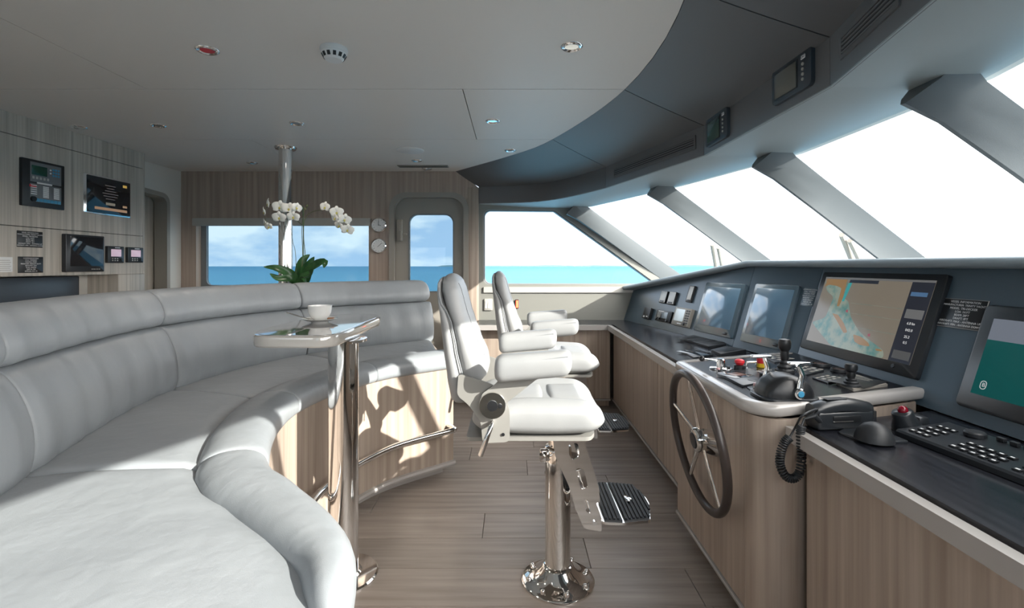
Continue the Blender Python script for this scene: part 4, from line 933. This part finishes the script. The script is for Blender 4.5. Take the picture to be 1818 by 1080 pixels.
for k in range(12):
    a = 2*PI*k/12+.13; pc = M @ V((.0465*math.cos(a), .0465*math.sin(a), .036)); ax = (M.to_3x3() @ V((math.cos(a), math.sin(a), .55))).normalized()
    Ms = Matrix.Translation(pc) @ ax.to_track_quat('Z', 'Y').to_matrix().to_4x4()
    obj('slot', B().box((0, 0, 0), (.013, .018, .003), M=Ms), MT['black'], t, 0)
p = on_z(728, 267, ZC); t = thing('ceiling_speaker', p, 'flat round white speaker grille on the far ceiling', 'speaker')
obj('grille', B().lathe([(0, -.002), (.112, -.002), (.112, .003), (.106, .007), (0, .008)], Matrix.Translation(p) @ Matrix.Rotation(PI, 4, 'X'), 48), MT['white'], t)
a, c = on_z(707, 295, ZC), on_z(796, 295, ZC); t = thing('ceiling_slot_vent', (a+c)/2, 'narrow grey slot vent in the ceiling by the far door', 'vent')
obj('cover', B().box((a+c)/2+V((0, 0, -.002)), (c.x-a.x, .10, .008), .002), MT['frame'], t)
for k in (-1, 1): obj('slot', B().box((a+c)/2+V((0, k*.022, -.0065)), (c.x-a.x-.02, .018, .002)), MT['black'], t, 0)
# support pole
P0 = V((-1.79, 3.83, 0)); t = thing('support_pole', P0, 'polished steel pole from floor to ceiling behind the settee', 'pole')
obj('tube', B().lathe([(0, 0), (.052, 0), (.052, ZC), (0, ZC)], Matrix.Translation(P0), 40), MT['steel'], t)
obj('ceiling_flange', B().lathe([(.05, ZC-.020), (.075, ZC-.016), (.082, ZC-.006), (.084, ZC), (.05, ZC)], Matrix.Translation(P0), 40), MT['steel'], t)
# clocks
for y, lab, hands in ((400, 'upper of two round chrome wall clocks beside the door', ((0, .05), (105, .03))), (437, 'lower of two round chrome wall gauges, a barometer with one long hand', ((48, .052), (228, .02)))):
    o_ = on_y(673.5, y, YW); f = Fr(o_, V((1, 0, 0)), V((0, 0, 1))); t = thing('wall_clock', o_, lab, 'clock', 'round chrome instruments on the far wall')
    obj('case', B().lathe([(0, -.001), (.072, -.001), (.076, .010), (.074, .026), (.066, .032), (.062, .026), (0, .024)], f.M(), 48), MT['chrome'], t)
    obj('dial', B().lathe([(0, .024), (.0615, .024), (.0615, .0265), (0, .0265)], f.M(), 40), MT['white'], t)
    b = B()
    for k in range(12): b.box((0, 0, 0), (.0025, .010, .0006), M=f.M(0, 0, .027) @ Matrix.Rotation(PI/6*k, 4, 'Z') @ Matrix.Translation((0, .052, 0)))
    obj('hour_marks', b, MT['black'], t, 0)
    for deg, ln_ in hands: obj('hand', B().box((0, 0, 0), (.0035, ln_, .001), M=f.M(0, 0, .029) @ Matrix.Rotation(-math.radians(deg), 4, 'Z') @ Matrix.Translation((0, ln_/2-.006, 0))), MT['black'], t, 0)
# wall switch, red light
f = Fr(on_y(867, 541, YW), V((1, 0, 0)), V((0, 0, 1))); f.w, f.h = .08, .115; t = panel('light_switch', f, 'pale rectangular light switch under the side window', 'switch', .010, 'framelight', bname='plate')
inset('rocker', f, t, .15, 0, .42, .6, .010, 'white'); inset('rocker', f, t, -.3, 0, .25, .6, .010, 'cream')
f = Fr(on_y(918, 540, YW), V((1, 0, 0)), V((0, 0, 1))); f.w, f.h = .03, .09; t = panel('red_indicator', f, 'small glowing red light behind the far chair', 'light', .012, 'black'); inset('lens', f, t, 0, 0, .7, .8, .012, mat('red_glow', (.6, .02, .01), .3, emit=(1, .05, .02), es=6))
# ================================================================== LEFT WALL
wlp = Fr(V((XL, 2, 1.5)), V((0, 1, 0)), V((0, 0, 1)))
f = pix(wlp, [(33, 280), (109, 294), (110, 374), (35, 364)]); t = panel('fire_alarm_console', f, 'black framed alarm panel with keypad and lamp rows', 'control panel', .02, 'black', .004)
grm = mat('panel_grey', (.16, .17, .18), .4); blue = mat('key_blue', (.06, .30, .50), .4)
inset('upper_plate', f, t, .04, .24, .74, .42, .02, grm); inset('lower_plate', f, t, .04, -.2, .74, .38, .02, grm); inset('screen', f, t, -.12, .28, .36, .20, .0212, mat('green_lcd', (.01, .07, .045), .2))
for k in range(5): inset('key', f, t, -.26+.085*k, .12, .05, .055, .0212, 'framelight')
for r_ in range(3):
    for c in range(3): knob('key', f, t, .21+.065*c, .36-.065*r_, .007, .0212, .002, 'framelight').data.materials.__setitem__(0, blue)
for k in (0, 1): knob('key', f, t, .14, .34-.07*k, .006, .0212, .002, 'white')
inset('print_strip', f, t, .0, .015, .36, .035, .0212, 'white'); inset('red_label', f, t, -.27, -.06, .16, .05, .0212, 'red')
for c, n_l in ((-.25, 5), (.03, 9), (.29, 9)):
    for k in range(n_l): inset('lamp_label', f, t, c, -.05-.028*k*(1 if n_l > 5 else 1.6), .14, .018, .0216, 'ink')
for k in range(7): inset('blue_key', f, t, -.16+.086*k, -.35, .078, .07, .0212, blue)
knob('sounder', f, t, -.27, -.34, .018, .0212, .010)
f = pix(wlp, [(143, 307), (227, 323), (227, 386), (143, 379)]); t = panel('wall_touchscreen', f, 'wide dark touchscreen with chrome edge on the left wall', 'monitor', .022, 'chrome', .012)
inset('glass', f, t, .02, 0, .93, .93, .022, 'screen', .006); inset('menu_bar', f, t, .06, -.34, .70, .07, .0233, scr('amber_bar', (.22, .14, .09), .5)); inset('menu_button', f, t, .36, .34, .09, .07, .0233, scr('amber_button', (.3, .2, .05), .5))
inset('menu_button', f, t, .36, -.22, .1, .06, .0233, scr('amber_button2', (.2, .13, .08), .5)); inset('menu_label', f, t, .04, -.20, .2, .07, .0233, scr('grey_label', (.12, .11, .09), .5))
for k, wd in enumerate((.22, .16, .24, .34, .30, .2)): inset('menu_text', f, t, .04, .28-.07*k, wd, .02, .0233, scr('grey_text', (.06, .055, .055), .5))
plaque(wlp, [(29, 409), (75, 412.5), (75, 440), (30, 438.5)], 'upper black vessel information plaque on the left wall', VES)
plaque(wlp, [(31, 456), (76, 456), (76, 484.5), (32, 485)], 'lower black communications plaque on the left wall', SAF)
f = pix(wlp, [(-12, 456), (22, 457), (22, 483), (-12, 484)]); t = panel('notice_card', f, 'white printed notice at the left edge of the wall', 'notice', .002, 'white', .001, bname='card')
for k in range(6): inset('print_line', f, t, 0, .28-.13*k, .8 if k % 2 else .7, .03, .002, 'frame')
f = pix(wlp, [(109, 415), (178, 420), (178.5, 482), (110, 483.5)]); t = panel('square_monitor', f, 'square dark monitor under the wall touchscreen', 'monitor', .03, 'bezel', .006)
inset('screen', f, t, .03, .05, .86, .80, .030, 'screen')
for k in range(5): inset('key', f, t, .16+.05*k, -.43, .03, .03, .03, 'framelight')
for q, lab in (([(186, 437), (215.5, 438), (215.5, 467), (187, 467)], 'small square black gauge with pink screen, left of a pair'), ([(222, 439), (250, 440), (250, 466), (223, 467)], 'small square black gauge with pink screen, right of a pair')):
    f = pix(wlp, q); t = panel('tank_gauge', f, lab, 'gauge', .022, 'bezel', .006, 'paired square gauges on the left wall'); inset('screen', f, t, .0, .1, .62, .44, .022, scr('pink_lcd', (.32, .24, .29), .6))
    for k in range(3): inset('key', f, t, -.22+.15*k, -.24, .08, .07, .022, 'framelight'); inset('key', f, t, -.22+.15*k, -.36, .08, .07, .022, 'framelight')
    knob('knob', f, t, .32, -.28, .010, .022, .006); inset('print_strip', f, t, .08, .41, .32, .05, .022, 'ink')
# television and low cabinet in the niche
t = thing('niche_television', (-3.2, 3.2, .9), 'dark flat screen standing in the niche under the left wall', 'television')
obj('case', B().box((-3.22, 3.12, 1.06), (.05, .92, .34), .008), MT['black'], t); obj('screen', B().box((-3.193, 3.12, 1.075), (.004, .89, .30), .001), mat('tv_grey', (.04, .05, .065), .3), t); obj('foot', B().box((-3.20, 3.12, .88), (.16, .3, .02), .004).box((-3.22, 3.12, .90), (.03, .08, .06)), MT['black'], t)
t = thing('niche_cabinet', (-3.15, 1.8, 0), 'low veneer cabinet in the niche behind the settee', 'cabinet')
obj('body', B().box((-3.17, 1.8, .42), (.26, 3.9, .84), .003), MT['wood_left'], t); obj('top', B().box((-3.165, 1.8, .855), (.27, 3.92, .03), .004), MT['edge'], t)
# ================================================================== ORCHID
OC = V((-1.63, 3.66, .98)); t = thing('plant_stand', (OC.x, OC.y, 0), 'slim veneer stand holding the orchid behind the settee', 'stand')
obj('column', B().box((OC.x, OC.y, .43), (.16, .16, .86), .004), MT['wood'], t); obj('top', B().box((OC.x, OC.y, .87), (.24, .24, .02), .004), MT['wood'], t)
orc = thing('potted_orchid', (OC.x, OC.y, .88), 'white orchid with arching flower stems beside the steel pole', 'plant')
obj('pot', B().lathe([(0, 0), (.060, 0), (.075, .12), (.080, .16), (.073, .16), (.068, .145), (0, .145)], Matrix.Translation((OC.x, OC.y, .8805)), 36), MT['pot'], orc)
obj('potting_bark', B().lathe([(0, .14), (.066, .14), (.05, .152), (0, .156)], Matrix.Translation((OC.x, OC.y, .8805)), 24), mat('bark', (.06, .04, .025), .9), orc)
B0 = V((OC.x, OC.y, 1.03)); op = lambda x, y, dy=0: on_y(x, y, OC.y+dy)
def leaf(px_pts, wmax, dy, tw=0):
    C = [V(p) for p in px_pts]; n = 14; b = B(); secs = []
    for k in range(n+1):
        u = k/n; p = cat_(C, u*(len(C)-1)); q = cat_(C, min(1, u+.02)*(len(C)-1)); q0 = cat_(C, max(0, u-.02)*(len(C)-1)); d = (q-q0).normalized()
        s_ = d.cross(V((tw, -.85, .5))).normalized(); up = s_.cross(d).normalized(); wd = wmax*(math.sin(PI*min(1, .12+u*.88)**.8)**.7)*(1 if u < .97 else .5)+.002
        secs.append([p-s_*wd+up*wd*.35, p-s_*wd*.5+up*wd*.08, p, p+s_*wd*.5+up*wd*.08, p+s_*wd+up*wd*.35, p+s_*wd*.5+up*wd*.08-up*.0025, p-up*.0025, p-s_*wd*.5+up*wd*.08-up*.0025])
    return obj('leaf', b.loft(secs), MT['leaf'], orc, 80)
leaf([B0, op(522, 495, -.05), op(495, 478, -.10), op(468, 474, -.12)], .034, 0)
leaf([B0, op(520, 499, -.12), op(495, 495, -.18), op(479, 486, -.20)], .028, 0)
leaf([B0, op(532, 483, .0), op(538, 463, .0), op(550, 452, .02)], .034, 0, .6)
leaf([B0, op(540, 485, -.03), op(550, 468, -.03), op(558, 456, -.03)], .030, 0, .6)
leaf([B0, op(548, 485, -.06), op(560, 472, -.12), op(576, 466, -.15), op(575, 476, -.17)], .038, 0, .3)
leaf([B0, op(541, 495, -.12), op(549, 489, -.20), op(557, 478, -.25)], .040, 0, .4)
leaf([B0, op(530, 498, .0), op(515, 492, -.03), op(500, 490, -.05)], .030, 0)
def flower(c, face, s=.038, roll=0):
    fl_ = thing('x', c, '', ''); bpy.data.objects.remove(fl_)
    z = V(face).normalized(); x = z.orthogonal().normalized() if abs(z.z) > .95 else V((0, 0, 1)).cross(z).normalized(); y = z.cross(x)
    x, y = x*math.cos(roll)+y*math.sin(roll), y*math.cos(roll)-x*math.sin(roll)
    b = B()
    def petal(a, ln_, wd, zz_):
        d = x*math.cos(a)+y*math.sin(a); e = y*math.cos(a)-x*math.sin(a); secs = []
        for k in range(7):
            u = k/6; ww = wd*math.sin(PI*(.10+.86*u)**.75)**.6+.0015; p = c+d*ln_*u+z*(zz_+.010*math.sin(PI*u*.8))
            secs.append([p-e*ww-z*.002, p-e*ww*.4+z*.0015, p+e*ww*.4+z*.0015, p+e*ww-z*.002, p+z*(-.0012)])
        b.loft(secs)
    for a in (90, 210, 330): petal(math.radians(a), s*1.02, s*.36, 0)
    for a in (15, 165): petal(math.radians(a), s*1.12, s*.62, .003)
    fo = obj('flower', b, MT['petal'], orc, 60)
    obj('lip', B().ball(tuple(c+z*.009-y*.005), .007, 8, (1, 1, 1)).ball(tuple(c+z*.013-y*.012), .005, 8), MT['lip'], fo, 60); return fo
def stem(pts, r=.0028):
    C = [V(p) for p in pts]; n = 40; return obj('stem', B().tube([cat_(C, (len(C)-1)*k/n) for k in range(n+1)], lambda f_: r*(1.15-.6*f_), 7), MT['stem'], orc, 60)
stem([B0, op(537, 465), op(536, 405), op(541, 375, -.02), op(547, 363, -.04)]); 
stem([op(537, 400), op(528, 392), op(520, 378, -.03), op(505, 368, -.06), op(490, 362, -.07), op(476, 366, -.08), op(470, 378, -.08), op(473, 395, -.08), op(478, 404, -.08)], .0022)
stem([B0, op(541, 465, .02), op(539, 420, .02), op(541, 390, .0), op(553, 377, -.02), op(572, 373, -.05), op(592, 376, -.06), op(606, 386, -.06), op(616, 400, -.06), op(619, 408, -.06)])
stem([B0, op(525, 455, -.03), op(520, 430, -.04), op(516, 404, -.06)], .002)
obj('support_stake', B().cyl(op(539, 492, .03), op(538, 366, .03), .003, 8), MT['leaf'], orc)
rf = random.Random(4)
for x, y, fx, fy, fz, s_ in ((497, 368, .1, -1, -.1, .050), (513, 371, .35, -1, 0, .047), (496, 386, .1, -1, -.3, .046), (478, 362, -.9, -.6, 0, .040), (526, 369, .8, -.6, 0, .038), (521, 385, .2, -1, -.3, .042), (471, 376, -.9, -.5, -.2, .038), (473, 396, -.8, -.5, -.4, .038), (478, 402, -.2, -.9, -.3, .030),
                             (578, 368, -.3, -1, 0, .040), (598, 377, .2, -1, -.1, .046), (596, 387, -.6, -.8, -.2, .036), (612, 390, .3, -1, -.15, .044), (603, 400, -.5, -.8, -.4, .038), (617, 408, .3, -1, -.3, .044)):
    flower(op(x, y, -.09), (fx, fy, fz), s_, rf.uniform(-.3, .3))
for x, y in ((534, 372), (545, 366), (542, 371)): obj('bud', B().ball(tuple(op(x, y, -.02)), .009, 8, (1, 1, 1.3)), MT['stem'], orc)
# ================================================================== CONSOLE CONTROLS
zc = .8305
def flat(name, px_, lab, cat, th=.006, z=zc, m='bezel', r=.012, bname='plate', group=None):
    P = [on_z(x, y, z) for x, y in px_]; c = sum(P, V())/4; t = thing(name, c, lab, cat, group)
    poly = rounded([(p.x, p.y) for p in P], r, 3); b = B(); b.rprism(poly, z-.001, z+th, .002); obj(bname, b, MT[m], t, 40)
    rx = ((P[1]-P[0])+(P[2]-P[3])); f = Fr(c+V((0, 0, th)), rx, V((0, 0, 1)).cross(rx)); f.w = rx.length/2; f.h = ((P[0]-P[3])+(P[1]-P[2])).length/2; return t, f
# throttle
th_c = on_z(1391, 704, zc); t = thing('throttle_control', th_c, 'black domed engine throttle with twin chrome levers', 'throttle')
b = B(); secs = []
for k in range(13):
    u = k/12; y = -.070+.14*u; e = math.sqrt(max(.03, 1-(abs(2*u-1))**6)); s_ = .070+.018*e
    secs.append([V((th_c.x-s_*e*1.05, th_c.y+y, zc))]+[V((th_c.x-math.cos(PI*j/16)*s_*e, th_c.y+y, zc+.008+math.sin(PI*j/16)*.075*e)) for j in range(17)]+[V((th_c.x+s_*e*1.05, th_c.y+y, zc))])
obj('dome', b.loft(secs), MT['black'], t, 60)
obj('base_plate', B().rprism([(th_c.x+x, th_c.y+y) for x, y in rrect(.205, .155, .05, 6)], zc-.001, zc+.008, .002), MT['bezel'], t)
for s_, hx in ((-1, .012), (1, -.030)):
    hb = V((th_c.x+hx, th_c.y+s_*.073, zc+.030)); top = hb+V((-.004-hx*.2, s_*.004, .098))
    lv = obj('lever', B().tube([hb, hb+V((.006, 0, .035)), hb+V((.012, 0, .062)), hb+V((.004, 0, .082)), top], lambda f_: .012-.004*f_, 12), MT['chrome'], t, 60)
    obj('lever_grip', B().box(top+V((.012 if s_ < 0 else -.02, -s_*.012, .004)), (.075, .024, .012), .005), MT['chrome'], lv)
    hbm = Matrix.Translation(hb) @ Matrix.Rotation(-s_*-PI/2, 4, 'X'); hbm = Matrix.Translation(hb) @ (Matrix.Rotation(PI/2, 4, 'X') if s_ < 0 else Matrix.Rotation(-PI/2, 4, 'X'))
    hu_ = obj('pivot_hub', B().lathe([(0, -.015), (.018, -.015), (.019, .010), (.015, .015), (0, .015)], hbm, 28), MT['chrome'], t)
    obj('hub_emblem', B().lathe([(0, .0145), (.011, .0145), (.010, .0165), (0, .0165)], hbm, 20), blue, hu_)
# horn lever with black ball
hc = on_z(1280, 655, zc); t = thing('horn_lever', hc, 'chrome horn lever with black ball knob beside the wheel top', 'lever'); Mz = Matrix.Translation(hc)
obj('round_plate', B().lathe([(0, 0), (.050, 0), (.050, .004), (.044, .008), (0, .009)], Mz, 36), MT['chrome'], t)
obj('hub', B().lathe([(0, .006), (.020, .006), (.018, .042), (.014, .046), (0, .046)], Mz, 28), MT['chrome'], t)
a = hc+V((0, 0, .034)); c = on_y(1246, 637, hc.y-.02)
obj('rod', B().tube([a, c], .0045, 10), MT['chrome'], t); obj('ball_knob', B().ball(tuple(c), .013, 18), MT['black'], t, 60)
# emergency stop and two-colour button
ec = on_z(1313, 657, zc); t = thing('emergency_stop', ec, 'red mushroom stop button on a black collar', 'button'); Mz = Matrix.Translation(ec)
obj('collar', B().lathe([(0, 0), (.026, 0), (.024, .022), (.018, .024), (0, .024)], Mz, 28), MT['black'], t); obj('mushroom', B().lathe([(0, .022), (.014, .022), (.021, .034), (.020, .044), (.012, .049), (0, .050)], Mz, 28), MT['red'], t)
ec = on_z(1351, 652, zc); t = thing('two_colour_button', ec, 'red-topped yellow button beside the throttle', 'button'); Mz = Matrix.Translation(ec)
obj('ring', B().lathe([(0, 0), (.018, 0), (.018, .020), (0, .020)], Mz, 24), MT['yellow'], t); obj('cap', B().lathe([(0, .019), (.0185, .019), (.0185, .042), (.015, .045), (0, .045)], Mz, 24), MT['red'], t)
a, c = on_z(1326, 644, zc+.015), on_z(1343, 643, zc+.015); t = thing('small_grab_bar', a, 'short chrome bar between the red button and yellow button', 'bar'); obj('bar', B().tube([a+V((0, 0, -.015)), a, c, c+V((0, 0, -.015))], .006, 10), MT['chrome'], t)
for (x, y), lab in (((1275, 661), 'tiny pink-capped button left, in front of the horn lever'), ((1293, 658), 'tiny dark-capped button right, in front of the horn lever'), ((1343, 694), 'pink-capped button on its own plate by the console edge')):
    c = on_z(x, y, zc); t = thing('push_button', c, lab, 'button'); Mz = Matrix.Translation(c); q_ = 1.5 if x == 1343 else 1
    obj('collar', B().lathe([(0, 0), (.009*q_, 0), (.009*q_, .012*q_), (0, .012*q_)], Mz, 18), MT['chrome'], t); obj('cap', B().lathe([(0, .011*q_), (.008*q_, .011*q_), (.007*q_, .019*q_), (0, .02*q_)], Mz, 18), MT['bezel' if x == 1293 else 'pink'], t)
t, f = flat('autopilot_panel', [(1273, 664), (1332, 657), (1372, 678), (1318, 688)], 'black autopilot panel with round window and knob', 'control panel', .008)
inset('window', f, t, -.10, .16, .62, .44, .0, 'screen'); inset('window_light', f, t, -.06, .16, .36, .22, .0012, mat('amber_dial', (.12, .06, .04), .3)); knob('knob', f, t, .24, -.22, .017, 0, .018); inset('key', f, t, -.18, -.30, .2, .14, 0, 'black'); inset('key', f, t, .43, -.2, .08, .1, 0, 'framelight')
t, f = flat('switch_plate', [(1325, 688), (1352, 682), (1372, 692), (1340, 699)], 'small black plate under the pink-capped button', 'plate', .003)
for q, lab in (([(1345, 659), (1376, 655), (1400, 668), (1366, 674)], 'flat dark key panel just left of the throttle'), ([(1352, 633), (1392, 631), (1410, 640), (1375, 645)], 'flat dark key panel at the far side of the console'),
               ([(1412, 655), (1436, 650), (1464, 659), (1432, 667)], 'square keypad between throttle and round dials'), ([(1441, 672), (1470, 666), (1503, 674), (1470, 682)], 'square keypad just left of the near joystick')):
    t, f = flat('key_panel', q, lab, 'control panel', .005, r=.008)
    for r_ in range(3):
        for c in range(3): inset('key', f, t, -.28+.28*c, .26-.26*r_, .16, .12, 0, 'framelight' if (r_+c) % 2 else 'frame')
for q, rr, lab in ((( 1456, 650), .040, 'round black dial by the foot of the chart monitor, left one'), ((1490, 660), .034, 'round black dial by the foot of the chart monitor, right one')):
    c = on_z(*q, zc); t = thing('round_dial', c, lab, 'dial'); Mz = Matrix.Translation(c)
    obj('rim', B().lathe([(.0, 0), (rr, 0), (rr, .010), (rr*.94, .014), (rr*.84, .014), (rr*.82, .008), (0, .008)], Mz, 36), MT['rubber'], t); obj('face', B().lathe([(0, .0075), (rr*.8, .0075), (rr*.8, .009), (0, .009)], Mz, 30), mat('dial_face', (.10, .06, .05), .25), t)
def joystick(c, lab, hgt, rr):
    t = thing('joystick', c, lab, 'joystick'); Mz = Matrix.Translation(c)
    obj('boot', B().lathe([(0, 0), (rr*1.5, 0), (rr*1.45, hgt*.08), (rr*1.1, hgt*.12), (rr*1.15, hgt*.18), (rr*.8, hgt*.24), (rr*.85, hgt*.30), (rr*.5, hgt*.36), (0, hgt*.37)], Mz, 28), MT['rubber'], t)
    obj('grip', B().lathe([(0, hgt*.34), (rr*.55, hgt*.35), (rr*.70, hgt*.5), (rr*.62, hgt*.62), (rr*.95, hgt*.72), (rr*1.0, hgt*.88), (rr*.85, hgt*.97), (0, hgt)], Mz, 28), MT['black'], t)
    return t
j = joystick(on_z(1393, 661, zc), 'tall black joystick at the back of the console behind the throttle', .150, .026)
t, f = flat('joystick_plate', [(1484, 682), (1517, 668), (1577, 686), (1515, 695)], 'silver-edged black plate under the near joystick', 'plate', .010, m='frame', r=.006)
inset('black_top', f, t, 0, 0, .93, .92, 0, 'black')
for k in range(2): inset('marking', f, t, .22+.12*k, .1, .015, .5, .0012, 'framelight')
joystick(on_z(1511, 685, zc+.0115)+V((0, 0, .0)), 'short black joystick on a silver-edged plate', .085, .022)
# far counter: keyboard and pad
t, f = flat('keyboard', [(1207, 603), (1236, 598), (1290, 614), (1258, 619)], 'thin black keyboard on the far counter below the left monitor', 'keyboard', .014, .7705, 'rubber', .008, 'case')
for r_ in range(4):
    for c in range(10): inset('key', f, t, -.40+.088*c, .3-.2*r_, .07, .15, 0, 'black')
t, f = flat('tablet', [(1209, 625), (1238, 622), (1266, 632), (1232, 637)], 'flat glossy black tablet lying on the counter by the wheel', 'tablet', .008, .7705, 'bezel', .006, 'case'); inset('screen', f, t, 0, 0, .9, .9, 0, 'screen')
t, f = flat('document_tray', [(1262, 626), (1290, 619), (1325, 626), (1280, 634)], 'low dark tray between the tablet and the console', 'tray', .018, .7705, 'rubber', .006, 'body'); inset('slot', f, t, 0, 0, .8, .6, 0, 'black')
# ================================================================== NEAR COUNTER
zn = .7655
# handset in its cradle
hc = on_z(1500, 762, zn); t = thing('radio_handset', hc, 'black radio telephone handset in a cradle on the near counter', 'telephone')
ux = V((1, .12, 0)).normalized(); uy = V((-ux.y, ux.x, 0)); Mh = Matrix((ux, uy, V((0, 0, 1)))).transposed().to_4x4(); Mh.translation = hc+V((-.005, .02, 0))
obj('cradle', B().box((0, 0, .030), (.20, .065, .058), .008, 3, M=Mh), MT['bezel'], t)
b = B(); secs = []
for k in range(17):
    u = k/16; x = -.105+.21*u; up = .068+.016*math.sin(PI*u); e = min(1, .75+2.5*min(u, 1-u)); secs.append([Mh @ V((x, yy*e, zz_)) for yy, zz_ in ((-.030, up-.022), (-.032, up-.008), (-.026, up+.006), (-.010, up+.012), (.010, up+.012), (.026, up+.006), (.032, up-.008), (.030, up-.022))])
obj('handset', b.loft(secs), MT['bezel'], t, 60)
obj('side_grip', B().box((.0, -.033, .036), (.10, .006, .022), .003, M=Mh), MT['black'], t); obj('trim_line', B().box((-.015, -.0345, .030), (.07, .003, .003), M=Mh), MT['framelight'], t)
obj('speaker_holes', B().box((-.02, 0, .0955), (.07, .03, .001), M=Mh), MT['rubber'], t)
pa = Mh @ V((-.10, -.01, .05)); cw = [pa, on_y(1450, 727, pa.y-.04), on_y(1425, 738, pa.y-.10), on_y(1413, 757, 1.55), on_y(1402, 777, 1.54)]
CC = [V(p) for p in cw]; obj('straight_cord', B().tube([cat_(CC, (len(CC)-1)*k/24) for k in range(25)], .0035, 8), MT['rubber'], t, 60)
YC = 1.54; loopp = [on_y(x, y, YC) for x, y in ((1402, 777), (1393, 786), (1386, 805), (1385, 825), (1394, 845), (1408, 850), (1419, 840), (1423, 815), (1422, 790), (1421, 765), (1423, 757))]
coil = []; nT = 46; n = nT*10; prev = None
for k in range(n+1):
    u = k/n*(len(loopp)-1); p = cat_(loopp, u); q = cat_(loopp, min(u+.02, len(loopp)-1)); q0 = cat_(loopp, max(0, u-.02)); d = (q-q0).normalized()
    s1 = V((0, 1, 0)); s2 = d.cross(s1).normalized(); a = 2*PI*nT*k/n; coil.append(p+(s1*math.cos(a)+s2*math.sin(a))*.0115)
obj('coiled_cord', B().tube([CC[-1]]+coil, .0030, 6), MT['rubber'], t, 80)
pb = on_y(1437, 740, YC+.05); obj('cord_plug', B().tube([on_y(1423, 757, YC), on_y(1428, 744, YC+.02), on_y(1445, 738, pa.y-.03), Mh @ V((-.09, -.025, .03))], lambda f_: .0035+.005*(f_ > .45), 10), MT['rubber'], t)
# trackball dome
t, f = flat('trackball_plate', [(1487, 770), (1525, 750), (1615, 787), (1545, 789)], 'square black plate under the black dome', 'plate', .006, zn, 'bezel', .01)
c = on_z(1552, 781, zn+.006); t = thing('black_dome', c, 'smooth black domed cover in front of the handset', 'cover')
obj('dome', B().lathe([(.052, 0), (.050, .012), (.042, .030), (.028, .045), (.012, .052), (0, .053)][::-1]+[(0, 0)], Matrix.Translation(c), 36), MT['rubber'], t, 80)
# joystick with red top
c = on_z(1612, 764, zn); t = thing('red_top_control', c, 'black thumb controller with a red top beside the handset', 'joystick')
obj('body', B().lathe([(0, 0), (.044, 0), (.040, .02), (.030, .045), (.030, .060), (.026, .066), (0, .066)], Matrix.Translation(c) @ Matrix.Rotation(math.radians(-18), 4, 'Y'), 32), MT['bezel'], t, 60)
cc = c+V((-.020, -.004, .066)); obj('red_ball', B().ball(tuple(cc), .015, 20), mat('red_gloss', (.18, .005, .015), .12), t, 60); obj('side_grip', B().box((c.x+.035, c.y+.0, .79), (.035, .05, .048), .008), MT['bezel'], t)
# keyboard panel
t = thing('control_keyboard', V((1.22, 1.3, zn)), 'long black control keyboard with white-marked keys on the near counter', 'keyboard')
P = [on_z(1590, 762, zn+.02), on_z(1668, 759, zn+.02)]; a = P[0]; dirx = V((.10, -1, 0)).normalized(); dy_ = V((1, .10, 0)).normalized(); Lk, Wk = .60, .19
K = Matrix((dirx, dy_, V((0, 0, 1)))).transposed().to_4x4()
if (K.to_3x3().determinant() < 0): K = Matrix((dirx, -dy_*-1, V((0, 0, 1)))).transposed().to_4x4()
K.translation = V((a.x, a.y, zn))
b = B(); b.loft([[K @ V((x, 0, 0)), K @ V((x, 0, .014)), K @ V((x, .006, .020)), K @ V((x, Wk-.006, .036)), K @ V((x, Wk, .030)), K @ V((x, Wk, 0))] for x in (0, Lk)]); obj('case', b, MT['bezel'], t, 30)
kz = lambda y: .0205+.016*(y-.006)/(Wk-.012)
def keyat(x, y, w_, h_, m='black', nm='key', th=.004, mark=True):
    Mk = K @ Matrix.Translation((x, y, kz(y))) @ Matrix.Rotation(math.atan2(.016, Wk), 4, 'X'); k_ = obj(nm, B().box((0, 0, th/2), (w_, h_, th), .001, 1, M=Mk), MT[m], t)
    if mark: obj('key_mark', B().box((0, 0, th), (w_*.55, h_*.35, .0006), M=Mk), MT['ink'], k_, 0)
for r_ in range(3):
    for c in range(3): keyat(.03+.022*c, .03+.03*r_, .016, .016)
for r_ in range(3):
    for c in range(5): keyat(.16+.026*c, .025+.028*r_, .018, .016)
for r_ in range(2):
    for c in range(4): keyat(.32+.026*c, .025+.03*r_, .018, .016)
for c in range(3): keyat(.03+.02*c, .125, .014, .018)
for c in range(6): keyat(.17+.034*c, .165, .020, .012, 'rubber', 'raised_key', .012, False)
Mk = K @ Matrix.Translation((.115, .145, kz(.145))); obj('jog_wheel', B().lathe([(0, 0), (.026, 0), (.026, .010), (.022, .014), (0, .014)], Mk, 30), MT['rubber'], t)
Mk = K @ Matrix.Translation((.50, .05, .02)); obj('palm_rest', B().box((.02, .015, .004), (.16, .11, .02), .009, 3, M=Mk), MT['visor'], t)
# lower dash foot box between the near counter and monitor is part of the console wall
